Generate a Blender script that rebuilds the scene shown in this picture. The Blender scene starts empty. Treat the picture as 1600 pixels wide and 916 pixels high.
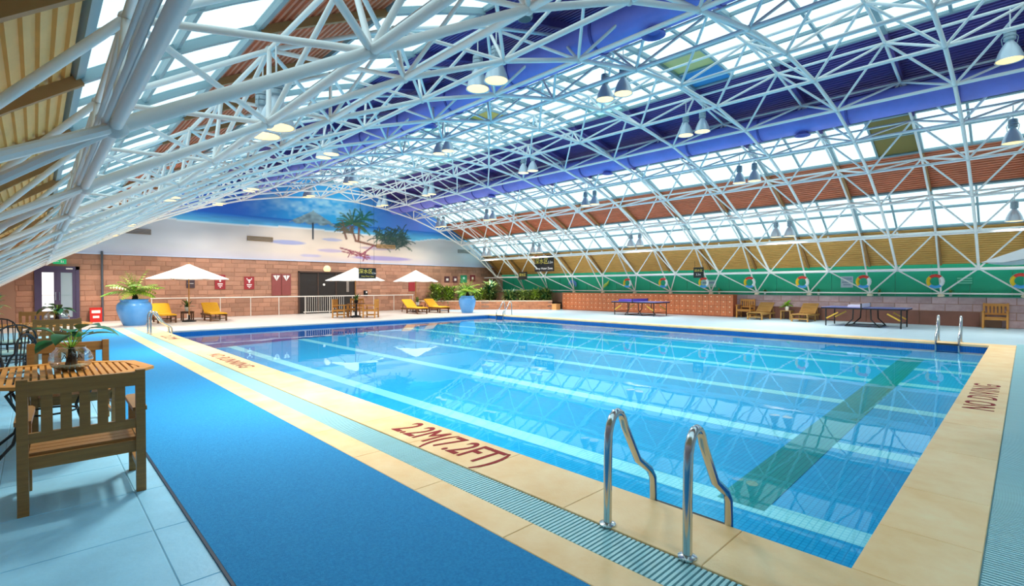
import bpy, math, random
import numpy as np
from mathutils import Vector, Matrix

random.seed(7)
rng = np.random.default_rng(7)
sc = bpy.context.scene
COL = sc.collection
PI = math.pi

# ------------------------------------------------------------------ camera, sky, exposure
cam = bpy.data.cameras.new('camera')
cam.sensor_width = 36.0
cam.lens = 773.74 / 1600 * 36.0
cam.clip_end = 300
cam_o = bpy.data.objects.new('camera', cam)
cam_o.location = (0, 0, 1.6)
cam_o.rotation_euler = (math.radians(90 - 0.779), 0, math.radians(-(90 - 46.0725)))
COL.objects.link(cam_o)
sc.camera = cam_o

world = bpy.data.worlds.new('overcast_sky')
sc.world = world
world.use_nodes = True
wb = world.node_tree.nodes['Background']
wb.inputs[0].default_value = (0.82, 0.94, 1.0, 1)      # plain bright overcast sky
wb.inputs[1].default_value = 1.65

sc.view_settings.view_transform = 'Standard'
sc.view_settings.look = 'None'
sc.view_settings.gamma = 1.0
sc.view_settings.use_curve_mapping = False
sc.view_settings.exposure = 0.24
sc.cycles.max_bounces = 8
sc.cycles.diffuse_bounces = 4
sc.cycles.glossy_bounces = 4
sc.cycles.transmission_bounces = 8
sc.cycles.transparent_max_bounces = 8
sc.cycles.adaptive_threshold = 0.04
sc.cycles.sample_clamp_indirect = 6.0
sc.cycles.blur_glossy = 0.5
sc.cycles.use_denoising = True

LAMP_WATT = 64.0

# ------------------------------------------------------------------ helpers
def lin(c):
    if isinstance(c, str):
        c = c.lstrip('#')
        c = [int(c[i:i + 2], 16) / 255 for i in (0, 2, 4)]
    return tuple(((x / 12.92) if x <= 0.04045 else ((x + 0.055) / 1.055) ** 2.4) for x in c)

MATS = {}
def mat(name, col, rough=0.5, metal=0.0, var=0.0, vscale=4.0, bump=0.0, bscale=40.0, emit=None, estr=0.0,
        rand=0.0, spec=0.5, stretch=(1, 1, 1), col2=None, sub=0.0):
    """procedural principled material: base colour, noise variation towards col2, per object variation, fine bump"""
    if name in MATS:
        return MATS[name]
    m = bpy.data.materials.new(name); m.use_nodes = True
    nt = m.node_tree; b = nt.nodes['Principled BSDF']
    c = lin(col)
    b.inputs['Base Color'].default_value = (*c, 1)
    b.inputs['Roughness'].default_value = rough
    b.inputs['Metallic'].default_value = metal
    b.inputs['Specular IOR Level'].default_value = spec
    out = None
    tc = nt.nodes.new('ShaderNodeTexCoord')
    mp = nt.nodes.new('ShaderNodeMapping'); mp.inputs['Scale'].default_value = stretch
    nt.links.new(tc.outputs['Object'], mp.inputs[0])
    if var > 0 or col2:
        n = nt.nodes.new('ShaderNodeTexNoise'); n.inputs['Scale'].default_value = vscale
        n.inputs['Detail'].default_value = 5; n.inputs['Roughness'].default_value = 0.6
        nt.links.new(mp.outputs[0], n.inputs[0])
        mr = nt.nodes.new('ShaderNodeMapRange'); mr.inputs[1].default_value = 0.3; mr.inputs[2].default_value = 0.7
        nt.links.new(n.outputs[0], mr.inputs[0])
        mx = nt.nodes.new('ShaderNodeMix'); mx.data_type = 'RGBA'
        c2 = lin(col2) if col2 else tuple(x * (1 - var) for x in c)
        c1 = c if col2 else tuple(min(1, x * (1 + var)) for x in c)
        mx.inputs[6].default_value = (*c1, 1); mx.inputs[7].default_value = (*c2, 1)
        nt.links.new(mr.outputs[0], mx.inputs[0]); out = mx.outputs[2]
    if rand > 0:
        oi = nt.nodes.new('ShaderNodeObjectInfo')
        hs = nt.nodes.new('ShaderNodeHueSaturation')
        mr2 = nt.nodes.new('ShaderNodeMapRange'); mr2.inputs[3].default_value = 1 - rand; mr2.inputs[4].default_value = 1 + rand
        gi = nt.nodes.new('ShaderNodeNewGeometry'); ad = nt.nodes.new('ShaderNodeMath'); fr = nt.nodes.new('ShaderNodeMath'); fr.operation = 'FRACT'
        nt.links.new(oi.outputs['Random'], ad.inputs[0]); nt.links.new(gi.outputs['Random Per Island'], ad.inputs[1]); nt.links.new(ad.outputs[0], fr.inputs[0])
        nt.links.new(fr.outputs[0], mr2.inputs[0]); nt.links.new(mr2.outputs[0], hs.inputs['Value'])
        if out: nt.links.new(out, hs.inputs['Color'])
        else: hs.inputs['Color'].default_value = (*c, 1)
        out = hs.outputs[0]
    if out: nt.links.new(out, b.inputs['Base Color'])
    if bump > 0:
        n2 = nt.nodes.new('ShaderNodeTexNoise'); n2.inputs['Scale'].default_value = bscale; n2.inputs['Detail'].default_value = 4
        nt.links.new(mp.outputs[0], n2.inputs[0])
        bp = nt.nodes.new('ShaderNodeBump'); bp.inputs['Strength'].default_value = bump; bp.inputs['Distance'].default_value = 0.02
        nt.links.new(n2.outputs[0], bp.inputs['Height']); nt.links.new(bp.outputs[0], b.inputs['Normal'])
    if emit:
        b.inputs['Emission Color'].default_value = (*lin(emit), 1); b.inputs['Emission Strength'].default_value = estr
    MATS[name] = m
    return m

def wood(name, a, bcol, rough=0.45, axis=(1, 1, 12)):
    return mat(name, a, rough, col2=bcol, vscale=3.0, stretch=axis, bump=0.15, bscale=14)

def mosaic(name, a, b_, mortar, size=0.055, rough=0.25, mort=0.09):
    m = bpy.data.materials.new(name); m.use_nodes = True
    nt = m.node_tree; p = nt.nodes['Principled BSDF']; p.inputs['Roughness'].default_value = rough
    tc = nt.nodes.new('ShaderNodeTexCoord')
    geo = nt.nodes.new('ShaderNodeNewGeometry')
    # rotate coordinates so that vertical faces are tiled too: x+y on walls, x,y on the floor
    br = nt.nodes.new('ShaderNodeTexBrick'); br.offset = 0; br.squash = 1
    br.inputs['Scale'].default_value = 1.0
    br.inputs['Brick Width'].default_value = size; br.inputs['Row Height'].default_value = size
    br.inputs['Mortar Size'].default_value = size * mort; br.inputs['Mortar Smooth'].default_value = 0.2
    br.inputs['Color1'].default_value = (*lin(a), 1); br.inputs['Color2'].default_value = (*lin(b_), 1)
    br.inputs['Mortar'].default_value = (*lin(mortar), 1)
    sep = nt.nodes.new('ShaderNodeSeparateXYZ'); nt.links.new(tc.outputs['Object'], sep.inputs[0])
    sn = nt.nodes.new('ShaderNodeSeparateXYZ'); nt.links.new(geo.outputs['Normal'], sn.inputs[0])
    ab = nt.nodes.new('ShaderNodeMath'); ab.operation = 'ABSOLUTE'; nt.links.new(sn.outputs[2], ab.inputs[0])
    gt = nt.nodes.new('ShaderNodeMath'); gt.operation = 'GREATER_THAN'; gt.inputs[1].default_value = 0.5; nt.links.new(ab.outputs[0], gt.inputs[0])
    add = nt.nodes.new('ShaderNodeMath'); nt.links.new(sep.outputs[0], add.inputs[0]); nt.links.new(sep.outputs[1], add.inputs[1])
    c1 = nt.nodes.new('ShaderNodeCombineXYZ'); nt.links.new(sep.outputs[0], c1.inputs[0]); nt.links.new(sep.outputs[1], c1.inputs[1])
    c2 = nt.nodes.new('ShaderNodeCombineXYZ'); nt.links.new(add.outputs[0], c2.inputs[0]); nt.links.new(sep.outputs[2], c2.inputs[1])
    mx = nt.nodes.new('ShaderNodeMix'); mx.data_type = 'VECTOR'
    nt.links.new(gt.outputs[0], mx.inputs[0]); nt.links.new(c2.outputs[0], mx.inputs[4]); nt.links.new(c1.outputs[0], mx.inputs[5])
    nt.links.new(mx.outputs[1], br.inputs[0]); nt.links.new(br.outputs[0], p.inputs['Base Color'])
    MATS[name] = m
    return m

class MB:
    """collects shapes, then links them as one mesh object"""
    def __init__(s): s.v = []; s.f = []
    def add(s, vs, fs):
        o = len(s.v); s.v += [tuple(p) for p in vs]; s.f += [tuple(i + o for i in f) for f in fs]; return s
    def box(s, x0, x1, y0, y1, z0, z1, M=None):
        vs = [(x0, y0, z0), (x1, y0, z0), (x1, y1, z0), (x0, y1, z0), (x0, y0, z1), (x1, y0, z1), (x1, y1, z1), (x0, y1, z1)]
        if M is not None: vs = [M @ Vector(p) for p in vs]
        return s.add(vs, [(3, 2, 1, 0), (4, 5, 6, 7), (0, 1, 5, 4), (1, 2, 6, 5), (2, 3, 7, 6), (3, 0, 4, 7)])
    def beam(s, a, b, w, h, up=(0, 0, 1)):
        """rectangular bar from a to b"""
        a = Vector(a); b = Vector(b); d = (b - a); L = d.length; d = d / L
        u = Vector(up)
        if abs(d.dot(u)) > 0.98: u = Vector((1, 0, 0))
        sx = d.cross(u).normalized(); sz = sx.cross(d)
        M = Matrix((( sx.x, d.x, sz.x, a.x), (sx.y, d.y, sz.y, a.y), (sx.z, d.z, sz.z, a.z), (0, 0, 0, 1)))
        return s.box(-w / 2, w / 2, 0, L, -h / 2, h / 2, M)
    def tube(s, pts, r, n=8, closed=False, cap=True):
        """round tube along a path; r may be a list"""
        P = [Vector(p) for p in pts]; m = len(P); rs = r if isinstance(r, (list, tuple)) else [r] * m
        rings = []; prev = None
        for i, p in enumerate(P):
            if closed: t = P[(i + 1) % m] - P[i - 1]
            else: t = P[min(i + 1, m - 1)] - P[max(i - 1, 0)]
            t.normalize()
            if prev is None:
                u = Vector((0, 0, 1)) if abs(t.z) < 0.9 else Vector((1, 0, 0))
                a = t.cross(u).normalized()
            else:
                a = (prev - t * prev.dot(t)).normalized()
            prev = a; b = t.cross(a)
            rings.append([p + (a * math.cos(2 * PI * k / n) + b * math.sin(2 * PI * k / n)) * rs[i] for k in range(n)])
        vs = [q for rg in rings for q in rg]; fs = []
        for i in range(m if closed else m - 1):
            j = (i + 1) % m
            for k in range(n):
                fs.append((i * n + k, i * n + (k + 1) % n, j * n + (k + 1) % n, j * n + k))
        if cap and not closed:
            fs.append(tuple(range(n - 1, -1, -1))); fs.append(tuple((m - 1) * n + k for k in range(n)))
        return s.add(vs, fs)
    def lathe(s, prof, n=24, c=(0, 0, 0), cap0=True, cap1=True, flute=0.0, nf=0):
        vs = []; fs = []; m = len(prof)
        for r, z in prof:
            for k in range(n):
                a = 2 * PI * k / n
                rr = r * (1 + (flute * abs(math.sin(nf * a / 2)) if nf else 0))
                vs.append((c[0] + rr * math.cos(a), c[1] + rr * math.sin(a), c[2] + z))
        for i in range(m - 1):
            for k in range(n):
                fs.append((i * n + k, i * n + (k + 1) % n, (i + 1) * n + (k + 1) % n, (i + 1) * n + k))
        if cap0: fs.append(tuple(range(n - 1, -1, -1)))
        if cap1: fs.append(tuple((m - 1) * n + k for k in range(n)))
        return s.add(vs, fs)
    def prism(s, poly, z0, z1):
        n = len(poly)
        vs = [(x, y, z0) for x, y in poly] + [(x, y, z1) for x, y in poly]
        return s.add(vs, [tuple(range(n - 1, -1, -1)), tuple(range(n, 2 * n))] + [(i, (i + 1) % n, n + (i + 1) % n, n + i) for i in range(n)])
    def mesh(s, name, m, smooth=False):
        me = bpy.data.meshes.new(name); me.from_pydata(s.v, [], s.f); me.update()
        if m is not None: me.materials.append(m)
        if smooth:
            me.polygons.foreach_set('use_smooth', [True] * len(me.polygons))
            try: me.set_sharp_from_angle(angle=math.radians(40))
            except Exception: pass
        return me
    def obj(s, name, m, parent=None, smooth=False, loc=None):
        return link(name, s.mesh(name, m, smooth), parent, loc)

def link(name, me, parent=None, loc=None, mw=None):
    o = bpy.data.objects.new(name, me)
    if parent is not None: o.parent = parent
    if mw is not None: o.matrix_local = mw
    elif loc is not None: o.location = loc
    COL.objects.link(o); return o

def tag(o, label, cat=None, group=None, kind=None):
    if label: o['label'] = label
    if cat: o['category'] = cat
    if group: o['group'] = group
    if kind: o['kind'] = kind
    return o

def thing(name, label, cat, loc=(0, 0, 0), rz=0.0, group=None, kind=None):
    o = bpy.data.objects.new(name, None); o.empty_display_size = 0.1
    o.location = loc; o.rotation_euler = (0, 0, rz); COL.objects.link(o)
    return tag(o, label, cat, group, kind)

def struct(o, label):
    o['kind'] = 'structure'; o['label'] = label; return o

def dup(root, loc, rz, label, group=None):
    r = root.copy(); COL.objects.link(r); r.location = loc; r.rotation_euler = (0, 0, rz); r['label'] = label
    if group: r['group'] = group
    for ch in list(root.children):
        c = ch.copy(); COL.objects.link(c); c.parent = r
        for g in list(ch.children):
            d = g.copy(); COL.objects.link(d); d.parent = c
    return r

def text_mesh(body, size, m, ext=0.002, align='CENTER', shear=0.0, offset=0.0, space=1.0):
    cu = bpy.data.curves.new('txt', 'FONT'); cu.body = body; cu.size = size; cu.extrude = ext
    cu.align_x = align; cu.align_y = 'CENTER'; cu.shear = shear; cu.offset = offset; cu.space_character = space; cu.resolution_u = 3
    o = bpy.data.objects.new('txt', cu); COL.objects.link(o)
    dg = bpy.context.evaluated_depsgraph_get()
    me = bpy.data.meshes.new_from_object(o.evaluated_get(dg)); me.materials.clear(); me.materials.append(m)
    bpy.data.objects.remove(o); bpy.data.curves.remove(cu)
    return me

# ------------------------------------------------------------------ room measures (metres)
XC, ZC = 12.66, -13.17          # axis of the barrel vault
RI, RO, RR = 19.79, 20.75, 21.05  # inner chord layer, outer chord layer, roof skin
DTH = 0.1041                    # angle of one bay
S = 2.4                         # bay along the hall
Y0O, Y0I = 0.02, 1.22           # first outer / inner frame
YB, YE = -7.3, 29.2             # back wall, mural wall
XL, XR = -1.75, 27.1
PX0, PX1, PY0, PY1 = 3.28, 18.39, 0.65, 20.99   # pool
def arc(j, R): return (XC + R * math.sin(j * DTH), ZC + R * math.cos(j * DTH))

# ------------------------------------------------------------------ materials
M_deck = mat('deck_tile_cyan', '#92d4f6', 0.34, var=0.10, vscale=2.2, bump=0.08, bscale=30)
M_deck_far = mat('deck_tile_pale_blue', '#b6d4e6', 0.35, var=0.05, vscale=1.5)
M_deck_end = mat('deck_tile_warm_white', '#d0c9c4', 0.35, var=0.05, vscale=1.5)
M_joint = mat('tile_joint', '#86b4c4', 0.8)
M_mat = mat('blue_rubber', '#2b9edb', 0.75, col2='#1583c8', vscale=60, bump=0.5, bscale=220, spec=0.25)
M_mat_edge = mat('mat_edge', '#12314f', 0.6)
M_sand = mat('sandstone_slab', '#ffe2b0', 0.42, col2='#f4c888', vscale=2.6, stretch=(1, 1, 1), bump=0.12, bscale=60, rand=0.05)
M_grate = mat('aqua_grating', '#a8dde6', 0.4, rand=0.03)
M_void = mat('gutter_dark', '#16333d', 0.9)
M_pool = mosaic('pool_mosaic', '#42baea', '#3ab0e2', '#2898ce')
M_poolwall = mosaic('pool_wall_mosaic', '#2270ba', '#1e68b0', '#16589c')
M_lane = mosaic('lane_mosaic_pale', '#f6fbfb', '#f2f9fa', '#b8dfe8')
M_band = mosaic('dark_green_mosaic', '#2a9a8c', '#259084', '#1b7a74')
M_red = mat('red_paint', '#8c0a12', 0.8, var=0.1, vscale=20)
M_white = mat('white_tube_paint', '#f6efea', 0.38)
M_hub = mat('node_paint', '#e6e0dc', 0.4)
M_tan = mat('tan_sheet', '#ecb668', 0.5, var=0.07, vscale=2, bump=0.05)
M_brown = mat('red_brown_sheet', '#d67c58', 0.55, var=0.10, vscale=2)
M_purple = mat('violet_sheet', '#604a90', 0.55, var=0.12, vscale=1.3)
M_duct = mat('violet_duct', '#8283da', 0.5, var=0.08, vscale=2)
M_ductring = mat('duct_strap', '#5654a8', 0.5)
M_rafter = mat('brown_beam', '#b38452', 0.55, var=0.08)
M_bar = mat('glazing_bar_paint', '#8ea5ab', 0.4)
M_stone = mat('sandstone_block', '#bf8f76', 0.75, col2='#9d6c56', vscale=0.9, bump=0.5, bscale=9, rand=0.2)
M_stone_r = mat('mauve_stone_block', '#c9aeb0', 0.75, col2='#a68688', vscale=1.7, bump=0.5, bscale=9, rand=0.16)
M_mortar = mat('stone_joint', '#ad846e', 0.9)
M_green = mat('green_panel', '#10a27a', 0.5, var=0.05, vscale=1.0, rand=0.03)
M_greenseam = mat('panel_seam', '#5fb79a', 0.5)
M_teak = wood('teak_weathered', '#a9783a', '#8e6230')
M_teak2 = wood('teak_honey', '#cc8f3f', '#b3762f')
M_yellow = mat('yellow_cushion', '#e9a91c', 0.8, var=0.06, vscale=10, bump=0.2, bscale=90)
M_canvas = mat('white_canvas', '#f6f3ee', 0.8, bump=0.1, bscale=120)
M_steel = mat('stainless_steel', '#cfd2d2', 0.16, metal=1.0)
M_black = mat('black_metal', '#181a1c', 0.45)
M_blackplast = mat('black_plastic', '#15171b', 0.4)
M_bluepot = mat('blue_glaze', '#4f9be4', 0.28, col2='#6fb0ee', vscale=2.0)
M_soil = mat('soil', '#3a2a20', 0.95, var=0.3, vscale=20)
M_leaf = mat('dark_leaf', '#1f6a3c', 0.4, col2='#174f33', vscale=6)
M_leaf2 = mat('yellow_green_leaf', '#a6b82e', 0.5, col2='#6f9a2a', vscale=6)
M_leaf3 = mat('olive_leaf', '#97a64c', 0.55, col2='#486336', vscale=6)
M_leaf4 = mat('lime_leaf', '#8fc63a', 0.5, col2='#6aa52f', vscale=6)
M_alu = mat('lamp_aluminium', '#d5dbe2', 0.3, metal=0.25)
M_lampgrey = mat('lamp_housing', '#a9b6bd', 0.45, metal=0.3)
M_lens = mat('lit_lens', '#fff2c8', 0.4, emit='#ffc965', estr=1.3)
M_locker = mat('orange_laminate', '#cf7a4e', 0.45, col2='#c26c42', vscale=5, rand=0.10)
M_lockbody = mat('locker_carcass', '#a65a3c', 0.55)
M_knob = mat('pale_number_disc', '#f4d9b6', 0.4)
M_cream = mat('cream_paint', '#f0e2c6', 0.5)
M_signred = mat('sign_red', '#9c2b30', 0.5)
M_signwhite = mat('sign_white', '#efe9e6', 0.5)
M_signyel = mat('sign_yellow', '#e8d05a', 0.5)
M_doorframe = mat('door_frame_violet', '#4b3f5e', 0.5)
M_passage_shade = mat('passage_shade', '#2a2422', 0.8)
M_rail = mat('rail_paint', '#e6ded6', 0.35, metal=0.2)
M_plinth = mat('brown_plinth', '#7c5042', 0.6, var=0.12, vscale=2)

def glass_mat(name, tint, gl=0.06):
    m = bpy.data.materials.new(name); m.use_nodes = True; nt = m.node_tree; nt.nodes.clear()
    o = nt.nodes.new('ShaderNodeOutputMaterial'); t = nt.nodes.new('ShaderNodeBsdfTransparent'); t.inputs[0].default_value = (*lin(tint), 1)
    g = nt.nodes.new('ShaderNodeBsdfGlossy'); g.inputs['Roughness'].default_value = 0.03
    mx = nt.nodes.new('ShaderNodeMixShader'); mx.inputs[0].default_value = gl
    nt.links.new(t.outputs[0], mx.inputs[1]); nt.links.new(g.outputs[0], mx.inputs[2]); nt.links.new(mx.outputs[0], o.inputs[0])
    return m
M_pane = glass_mat('skylight_glass', '#d6eef2')
M_bowlglass = glass_mat('bowl_glass', '#f4f7f6', 0.2)
_nt = M_bowlglass.node_tree; _lw = _nt.nodes.new('ShaderNodeLayerWeight'); _lw.inputs[0].default_value = 0.55
_mx = [n for n in _nt.nodes if n.bl_idname == 'ShaderNodeMixShader'][0]; _nt.links.new(_lw.outputs['Facing'], _mx.inputs[0])
M_pane_blue = mat('blue_blind', '#1f8fce', 0.5)
M_pane_tan = mat('straw_blind', '#e2cf86', 0.5, emit=None)
M_pane_gold = mat('gold_blind', '#e6b34a', 0.5)
M_pane_olive = mat('olive_blind', '#8a7433', 0.5)
M_pane_aqua = glass_mat('aqua_glass', '#9fd6d2')

def water_mat():
    """calm water: Fresnel reflection over tinted clear transmission"""
    m = bpy.data.materials.new('pool_water'); m.use_nodes = True; nt = m.node_tree; nt.nodes.clear()
    o = nt.nodes.new('ShaderNodeOutputMaterial'); t = nt.nodes.new('ShaderNodeBsdfTransparent'); t.inputs[0].default_value = (0.60, 0.96, 0.985, 1)
    g = nt.nodes.new('ShaderNodeBsdfGlossy'); g.inputs['Roughness'].default_value = 0.015; g.inputs[0].default_value = (0.9, 0.97, 1, 1)
    f = nt.nodes.new('ShaderNodeFresnel'); f.inputs['IOR'].default_value = 1.16
    mx = nt.nodes.new('ShaderNodeMixShader')
    tc = nt.nodes.new('ShaderNodeTexCoord'); n = nt.nodes.new('ShaderNodeTexNoise'); n.inputs['Scale'].default_value = 1.4; n.inputs['Detail'].default_value = 2
    nt.links.new(tc.outputs['Object'], n.inputs[0])
    b = nt.nodes.new('ShaderNodeBump'); b.inputs['Strength'].default_value = 0.03; b.inputs['Distance'].default_value = 0.05
    nt.links.new(n.outputs[0], b.inputs['Height']); nt.links.new(b.outputs[0], g.inputs['Normal']); nt.links.new(b.outputs[0], f.inputs['Normal'])
    nt.links.new(f.outputs[0], mx.inputs[0]); nt.links.new(t.outputs[0], mx.inputs[1]); nt.links.new(g.outputs[0], mx.inputs[2]); nt.links.new(mx.outputs[0], o.inputs[0])
    return m
M_water = water_mat()

# ================================================================== SETTING
# ---- floor slab with openings for the pool and the gutters
GX0, GX1 = 2.40, 2.71            # gutter by the mat
SX0 = 2.12                       # outer sandstone strip
GY0, GY1 = -0.24, 0.14           # gutter at the pool's end nearest the camera
SYE = 23.8                       # the strips run past the pool corner
CW = 0.55
floor = MB()
zt = -0.005; zb = -0.30
floor.box(XL, GX0, YB, YE, zb, zt)
floor.box(GX0, GX1, SYE, YE, zb, zt); floor.box(GX0, GX1, YB, GY0, zb, zt)
floor.box(GX1, PX0, PY0 - 0.5, YE, zb, zt)
floor.box(GX1, XR + 0.1, YB, GY0, zb, zt)
floor.box(PX0, XR + 0.1, GY1, PY0, zb, zt)
floor.box(PX0, PX1, PY1, YE, zb, zt)
floor.box(PX1, XR + 0.1, PY0, YE, zb, zt)
floor.box(GX0, GX1, GY0, SYE, zb, zb + 0.05); floor.box(GX1, XR, GY0, GY1, zb, zb + 0.05)
floor_o = struct(floor.obj('floor', M_joint), 'tiled deck of the swimming hall around the pool')

def slab(name, x0, x1, y0, y1, z1, m, parent, g=0.002, z0=None, bev=0.004):
    z0 = z1 - 0.03 if z0 is None else z0
    b = MB(); x0 += g; x1 -= g; y0 += g; y1 -= g; e = bev
    v = [(x0, y0, z0), (x1, y0, z0), (x1, y1, z0), (x0, y1, z0), (x0, y0, z1 - e), (x1, y0, z1 - e), (x1, y1, z1 - e), (x0, y1, z1 - e),
         (x0 + e, y0 + e, z1), (x1 - e, y0 + e, z1), (x1 - e, y1 - e, z1), (x0 + e, y1 - e, z1)]
    b.add(v, [(3, 2, 1, 0), (0, 1, 5, 4), (1, 2, 6, 5), (2, 3, 7, 6), (3, 0, 4, 7), (4, 5, 9, 8), (5, 6, 10, 9), (6, 7, 11, 10), (7, 4, 8, 11), (8, 9, 10, 11)])
    return b.obj(name, m, parent)

# cyan tiles left of the mat (each its own piece while they can be told apart), larger fields beyond
xs = [XL, -0.95, -0.22, 0.545, 2.115]
ys = [YB, -2.0, 0.62] + [1.45 + 0.833 * i for i in range(17)]
for i in range(len(xs) - 1):
    for k in range(len(ys) - 1):
        slab('deck_tile', xs[i], xs[i + 1], ys[k], ys[k + 1], 0.0, M_deck, floor_o)
    slab('deck_tile', xs[i], xs[i + 1], ys[-1], 24.0, 0.0, M_deck, floor_o)
for a, b_ in ((XL, 5.0), (5.0, 12.0), (12.0, 19.0)):
    slab('deck_tile', a, b_, 24.0, YE, 0.0, M_deck_end, floor_o)
slab('deck_tile', PX0 - 0.2, 19.0, 21.54, 24.0, 0.0, M_deck_end, floor_o)
for k in range(8):
    slab('deck_tile', 18.96, 22.9, -0.4 + 3.7 * k, -0.4 + 3.7 * (k + 1), 0.0, M_deck_far, floor_o)
    slab('deck_tile', 22.9, XR, -0.4 + 3.7 * k, -0.4 + 3.7 * (k + 1), 0.0, M_deck_far, floor_o)
slab('deck_tile', SX0, XR, YB, GY0 - 0.16, 0.0, M_deck_far, floor_o)

# ---- sandstone edging: outer strip, coping on four sides
cop = thing('pool_coping', 'sandstone slabs edging the pool and its drain gutter', None, kind='structure')
y = 0.0
L = 0.95
ycs = [-0.0, 1.265] + [1.265 + 1.02 * i for i in range(1, 23)]
for a, b_ in zip(ycs[:-1], ycs[1:]):
    if b_ > SYE: b_ = SYE
    slab('strip_slab', SX0, GX0, a, b_, 0.006, M_sand, cop, g=0.0016)
slab('strip_slab', SX0, GX0, -1.2, 0.0, 0.006, M_sand, cop, g=0.0016)
ycs2 = [0.16, 1.265] + [1.265 + 1.02 * i for i in range(1, 23)]
for a, b_ in zip(ycs2[:-1], ycs2[1:]):
    b_ = min(b_, SYE)
    slab('coping_slab', GX1, PX0 + 0.02, a, b_, 0.012, M_sand, cop, g=0.0016, z0=-0.045)
xcs = [PX0 + 0.02, 4.95 - 0.9, 4.95] + [4.95 + 1.35 * i for i in range(1, 12)]
for a, b_ in zip(xcs[:-1], xcs[1:]):
    b_ = min(b_, PX1 + 0.0)
    if b_ - a > 0.1: slab('coping_slab', a, b_, GY1 + 0.02, PY0 + 0.02, 0.012, M_sand, cop, g=0.0016, z0=-0.045)
ycs3 = [GY1 + 0.02 + 1.12 * i for i in range(20)]
for a, b_ in zip(ycs3[:-1], ycs3[1:]):
    slab('coping_slab', PX1 - 0.02, PX1 + CW, a, min(b_, 21.54), 0.012, M_sand, cop, g=0.0016, z0=-0.045)
for i in range(14):
    a = PX0 + 0.02 + i * 1.08; slab('coping_slab', a, min(a + 1.08, PX1 - 0.02), PY1 - 0.02, PY1 + CW, 0.012, M_deck_end, cop, g=0.0016, z0=-0.045)

# ---- drain gratings made of single slats
def grating(name, label, along_y, a0, a1, c0, c1, pitch=0.0325, w=0.019):
    g = thing(name, label, 'grating')
    n = int((a1 - a0) / pitch)
    sm = MB()
    if along_y: sm.box(c0, c1, -w / 2, w / 2, -0.03, 0.0)
    else: sm.box(-w / 2, w / 2, c0, c1, -0.03, 0.0)
    me = sm.mesh('slat', M_grate)
    rest = MB()
    for i in range(n):
        p = a0 + (i + 0.5) * pitch
        if i < 299: link('slat', me, g, (0, p, 0.002) if along_y else (p, 0, 0.002))
        elif along_y: rest.box(c0, c1, p - w / 2, p + w / 2, -0.028, 0.002)
        else: rest.box(p - w / 2, p + w / 2, c0, c1, -0.028, 0.002)
    if rest.v:
        o = rest.obj('slat_run', M_grate, g); o['kind'] = 'stuff'
    rail = MB()
    if along_y:
        for c in (c0 + 0.005, (c0 + c1) / 2, c1 - 0.005): rail.box(c - 0.005, c + 0.005, a0, a1, -0.06, -0.03)
        rail.box(c0, c1, a0, a1, -0.2, -0.19)
    else:
        for c in (c0 + 0.005, (c0 + c1) / 2, c1 - 0.005): rail.box(a0, a1, c - 0.005, c + 0.005, -0.06, -0.03)
        rail.box(a0, a1, c0, c1, -0.2, -0.19)
    rail.obj('gutter_bed', M_void, g)
    return g
grating('drain_grating', 'pale aqua slatted drain grating between the sandstone strips beside the blue mat', True, 0.9, SYE, GX0 + 0.004, GX1 - 0.004)
grating('drain_grating', 'pale aqua slatted drain grating beside the coping at the right edge of the picture', False, 2.95, XR - 7.6, GY0 + 0.004, GY1 + 0.014)

# ---- pool basin with a sloping floor, lane lines, water
def zbot(x): return -0.75 + 0.033 * (x - 3.3)
bas = MB()
bas.add([(PX0, PY0, zbot(PX0)), (PX1, PY0, zbot(PX1)), (PX1, PY1, zbot(PX1)), (PX0, PY1, zbot(PX0))], [(0, 1, 2, 3)])
basin = struct(bas.obj('pool_basin', M_pool), 'blue mosaic tiled swimming pool basin')
wl = MB()
for (xa, ya, xb, yb) in ((PX0, PY0, PX1, PY0), (PX1, PY0, PX1, PY1), (PX1, PY1, PX0, PY1), (PX0, PY1, PX0, PY0)):
    ii = 0.006; cx_, cy_ = (PX0 + PX1) / 2, (PY0 + PY1) / 2
    xa, xb = (q + math.copysign(ii, cx_ - q) for q in (xa, xb)); ya, yb = (q + math.copysign(ii, cy_ - q) for q in (ya, yb))
    wl.add([(xa, ya, zbot(xa)), (xb, yb, zbot(xb)), (xb, yb, -0.035), (xa, ya, -0.035)], [(0, 1, 2, 3)])
wl.obj('pool_side', M_poolwall, basin)
def strip(x0, x1, y0, y1, t):
    vs = [(x, y, zbot(x) + h) for h in (0, t) for x, y in ((x0, y0), (x1, y0), (x1, y1), (x0, y1))]
    return MB().add(vs, [(4, 5, 6, 7), (0, 1, 5, 4), (1, 2, 6, 5), (2, 3, 7, 6), (3, 0, 4, 7)])
for i, x in enumerate((5.35, 7.95, 10.6, 12.95, 15.0, 16.75)):
    strip(x - 0.15, x + 0.15, PY0 + 0.02, PY1 - 0.05, 0.004).obj('lane_line', M_lane, basin)
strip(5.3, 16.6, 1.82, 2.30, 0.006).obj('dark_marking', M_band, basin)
wat = MB()
wat.add([(PX0, PY0, -0.13), (PX1, PY0, -0.13), (PX1, PY1, -0.13), (PX0, PY1, -0.13)], [(0, 1, 2, 3)])
tag(wat.obj('pool_water', M_water), 'clear calm blue water filling the swimming pool', 'water', kind='stuff')

# ---- blue mat
mt = thing('rubber_mat', 'long speckled blue rubber mat running along the pool', 'mat', (0, 0, 0))
MB().box(0.755, SX0 - 0.012, -1.5, 23.9, 0.0, 0.012).obj('surface', M_mat, mt)
MB().box(0.738, 0.755, -1.5, 23.9, 0.0, 0.010).obj('edge_trim', M_mat_edge, mt)

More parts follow.
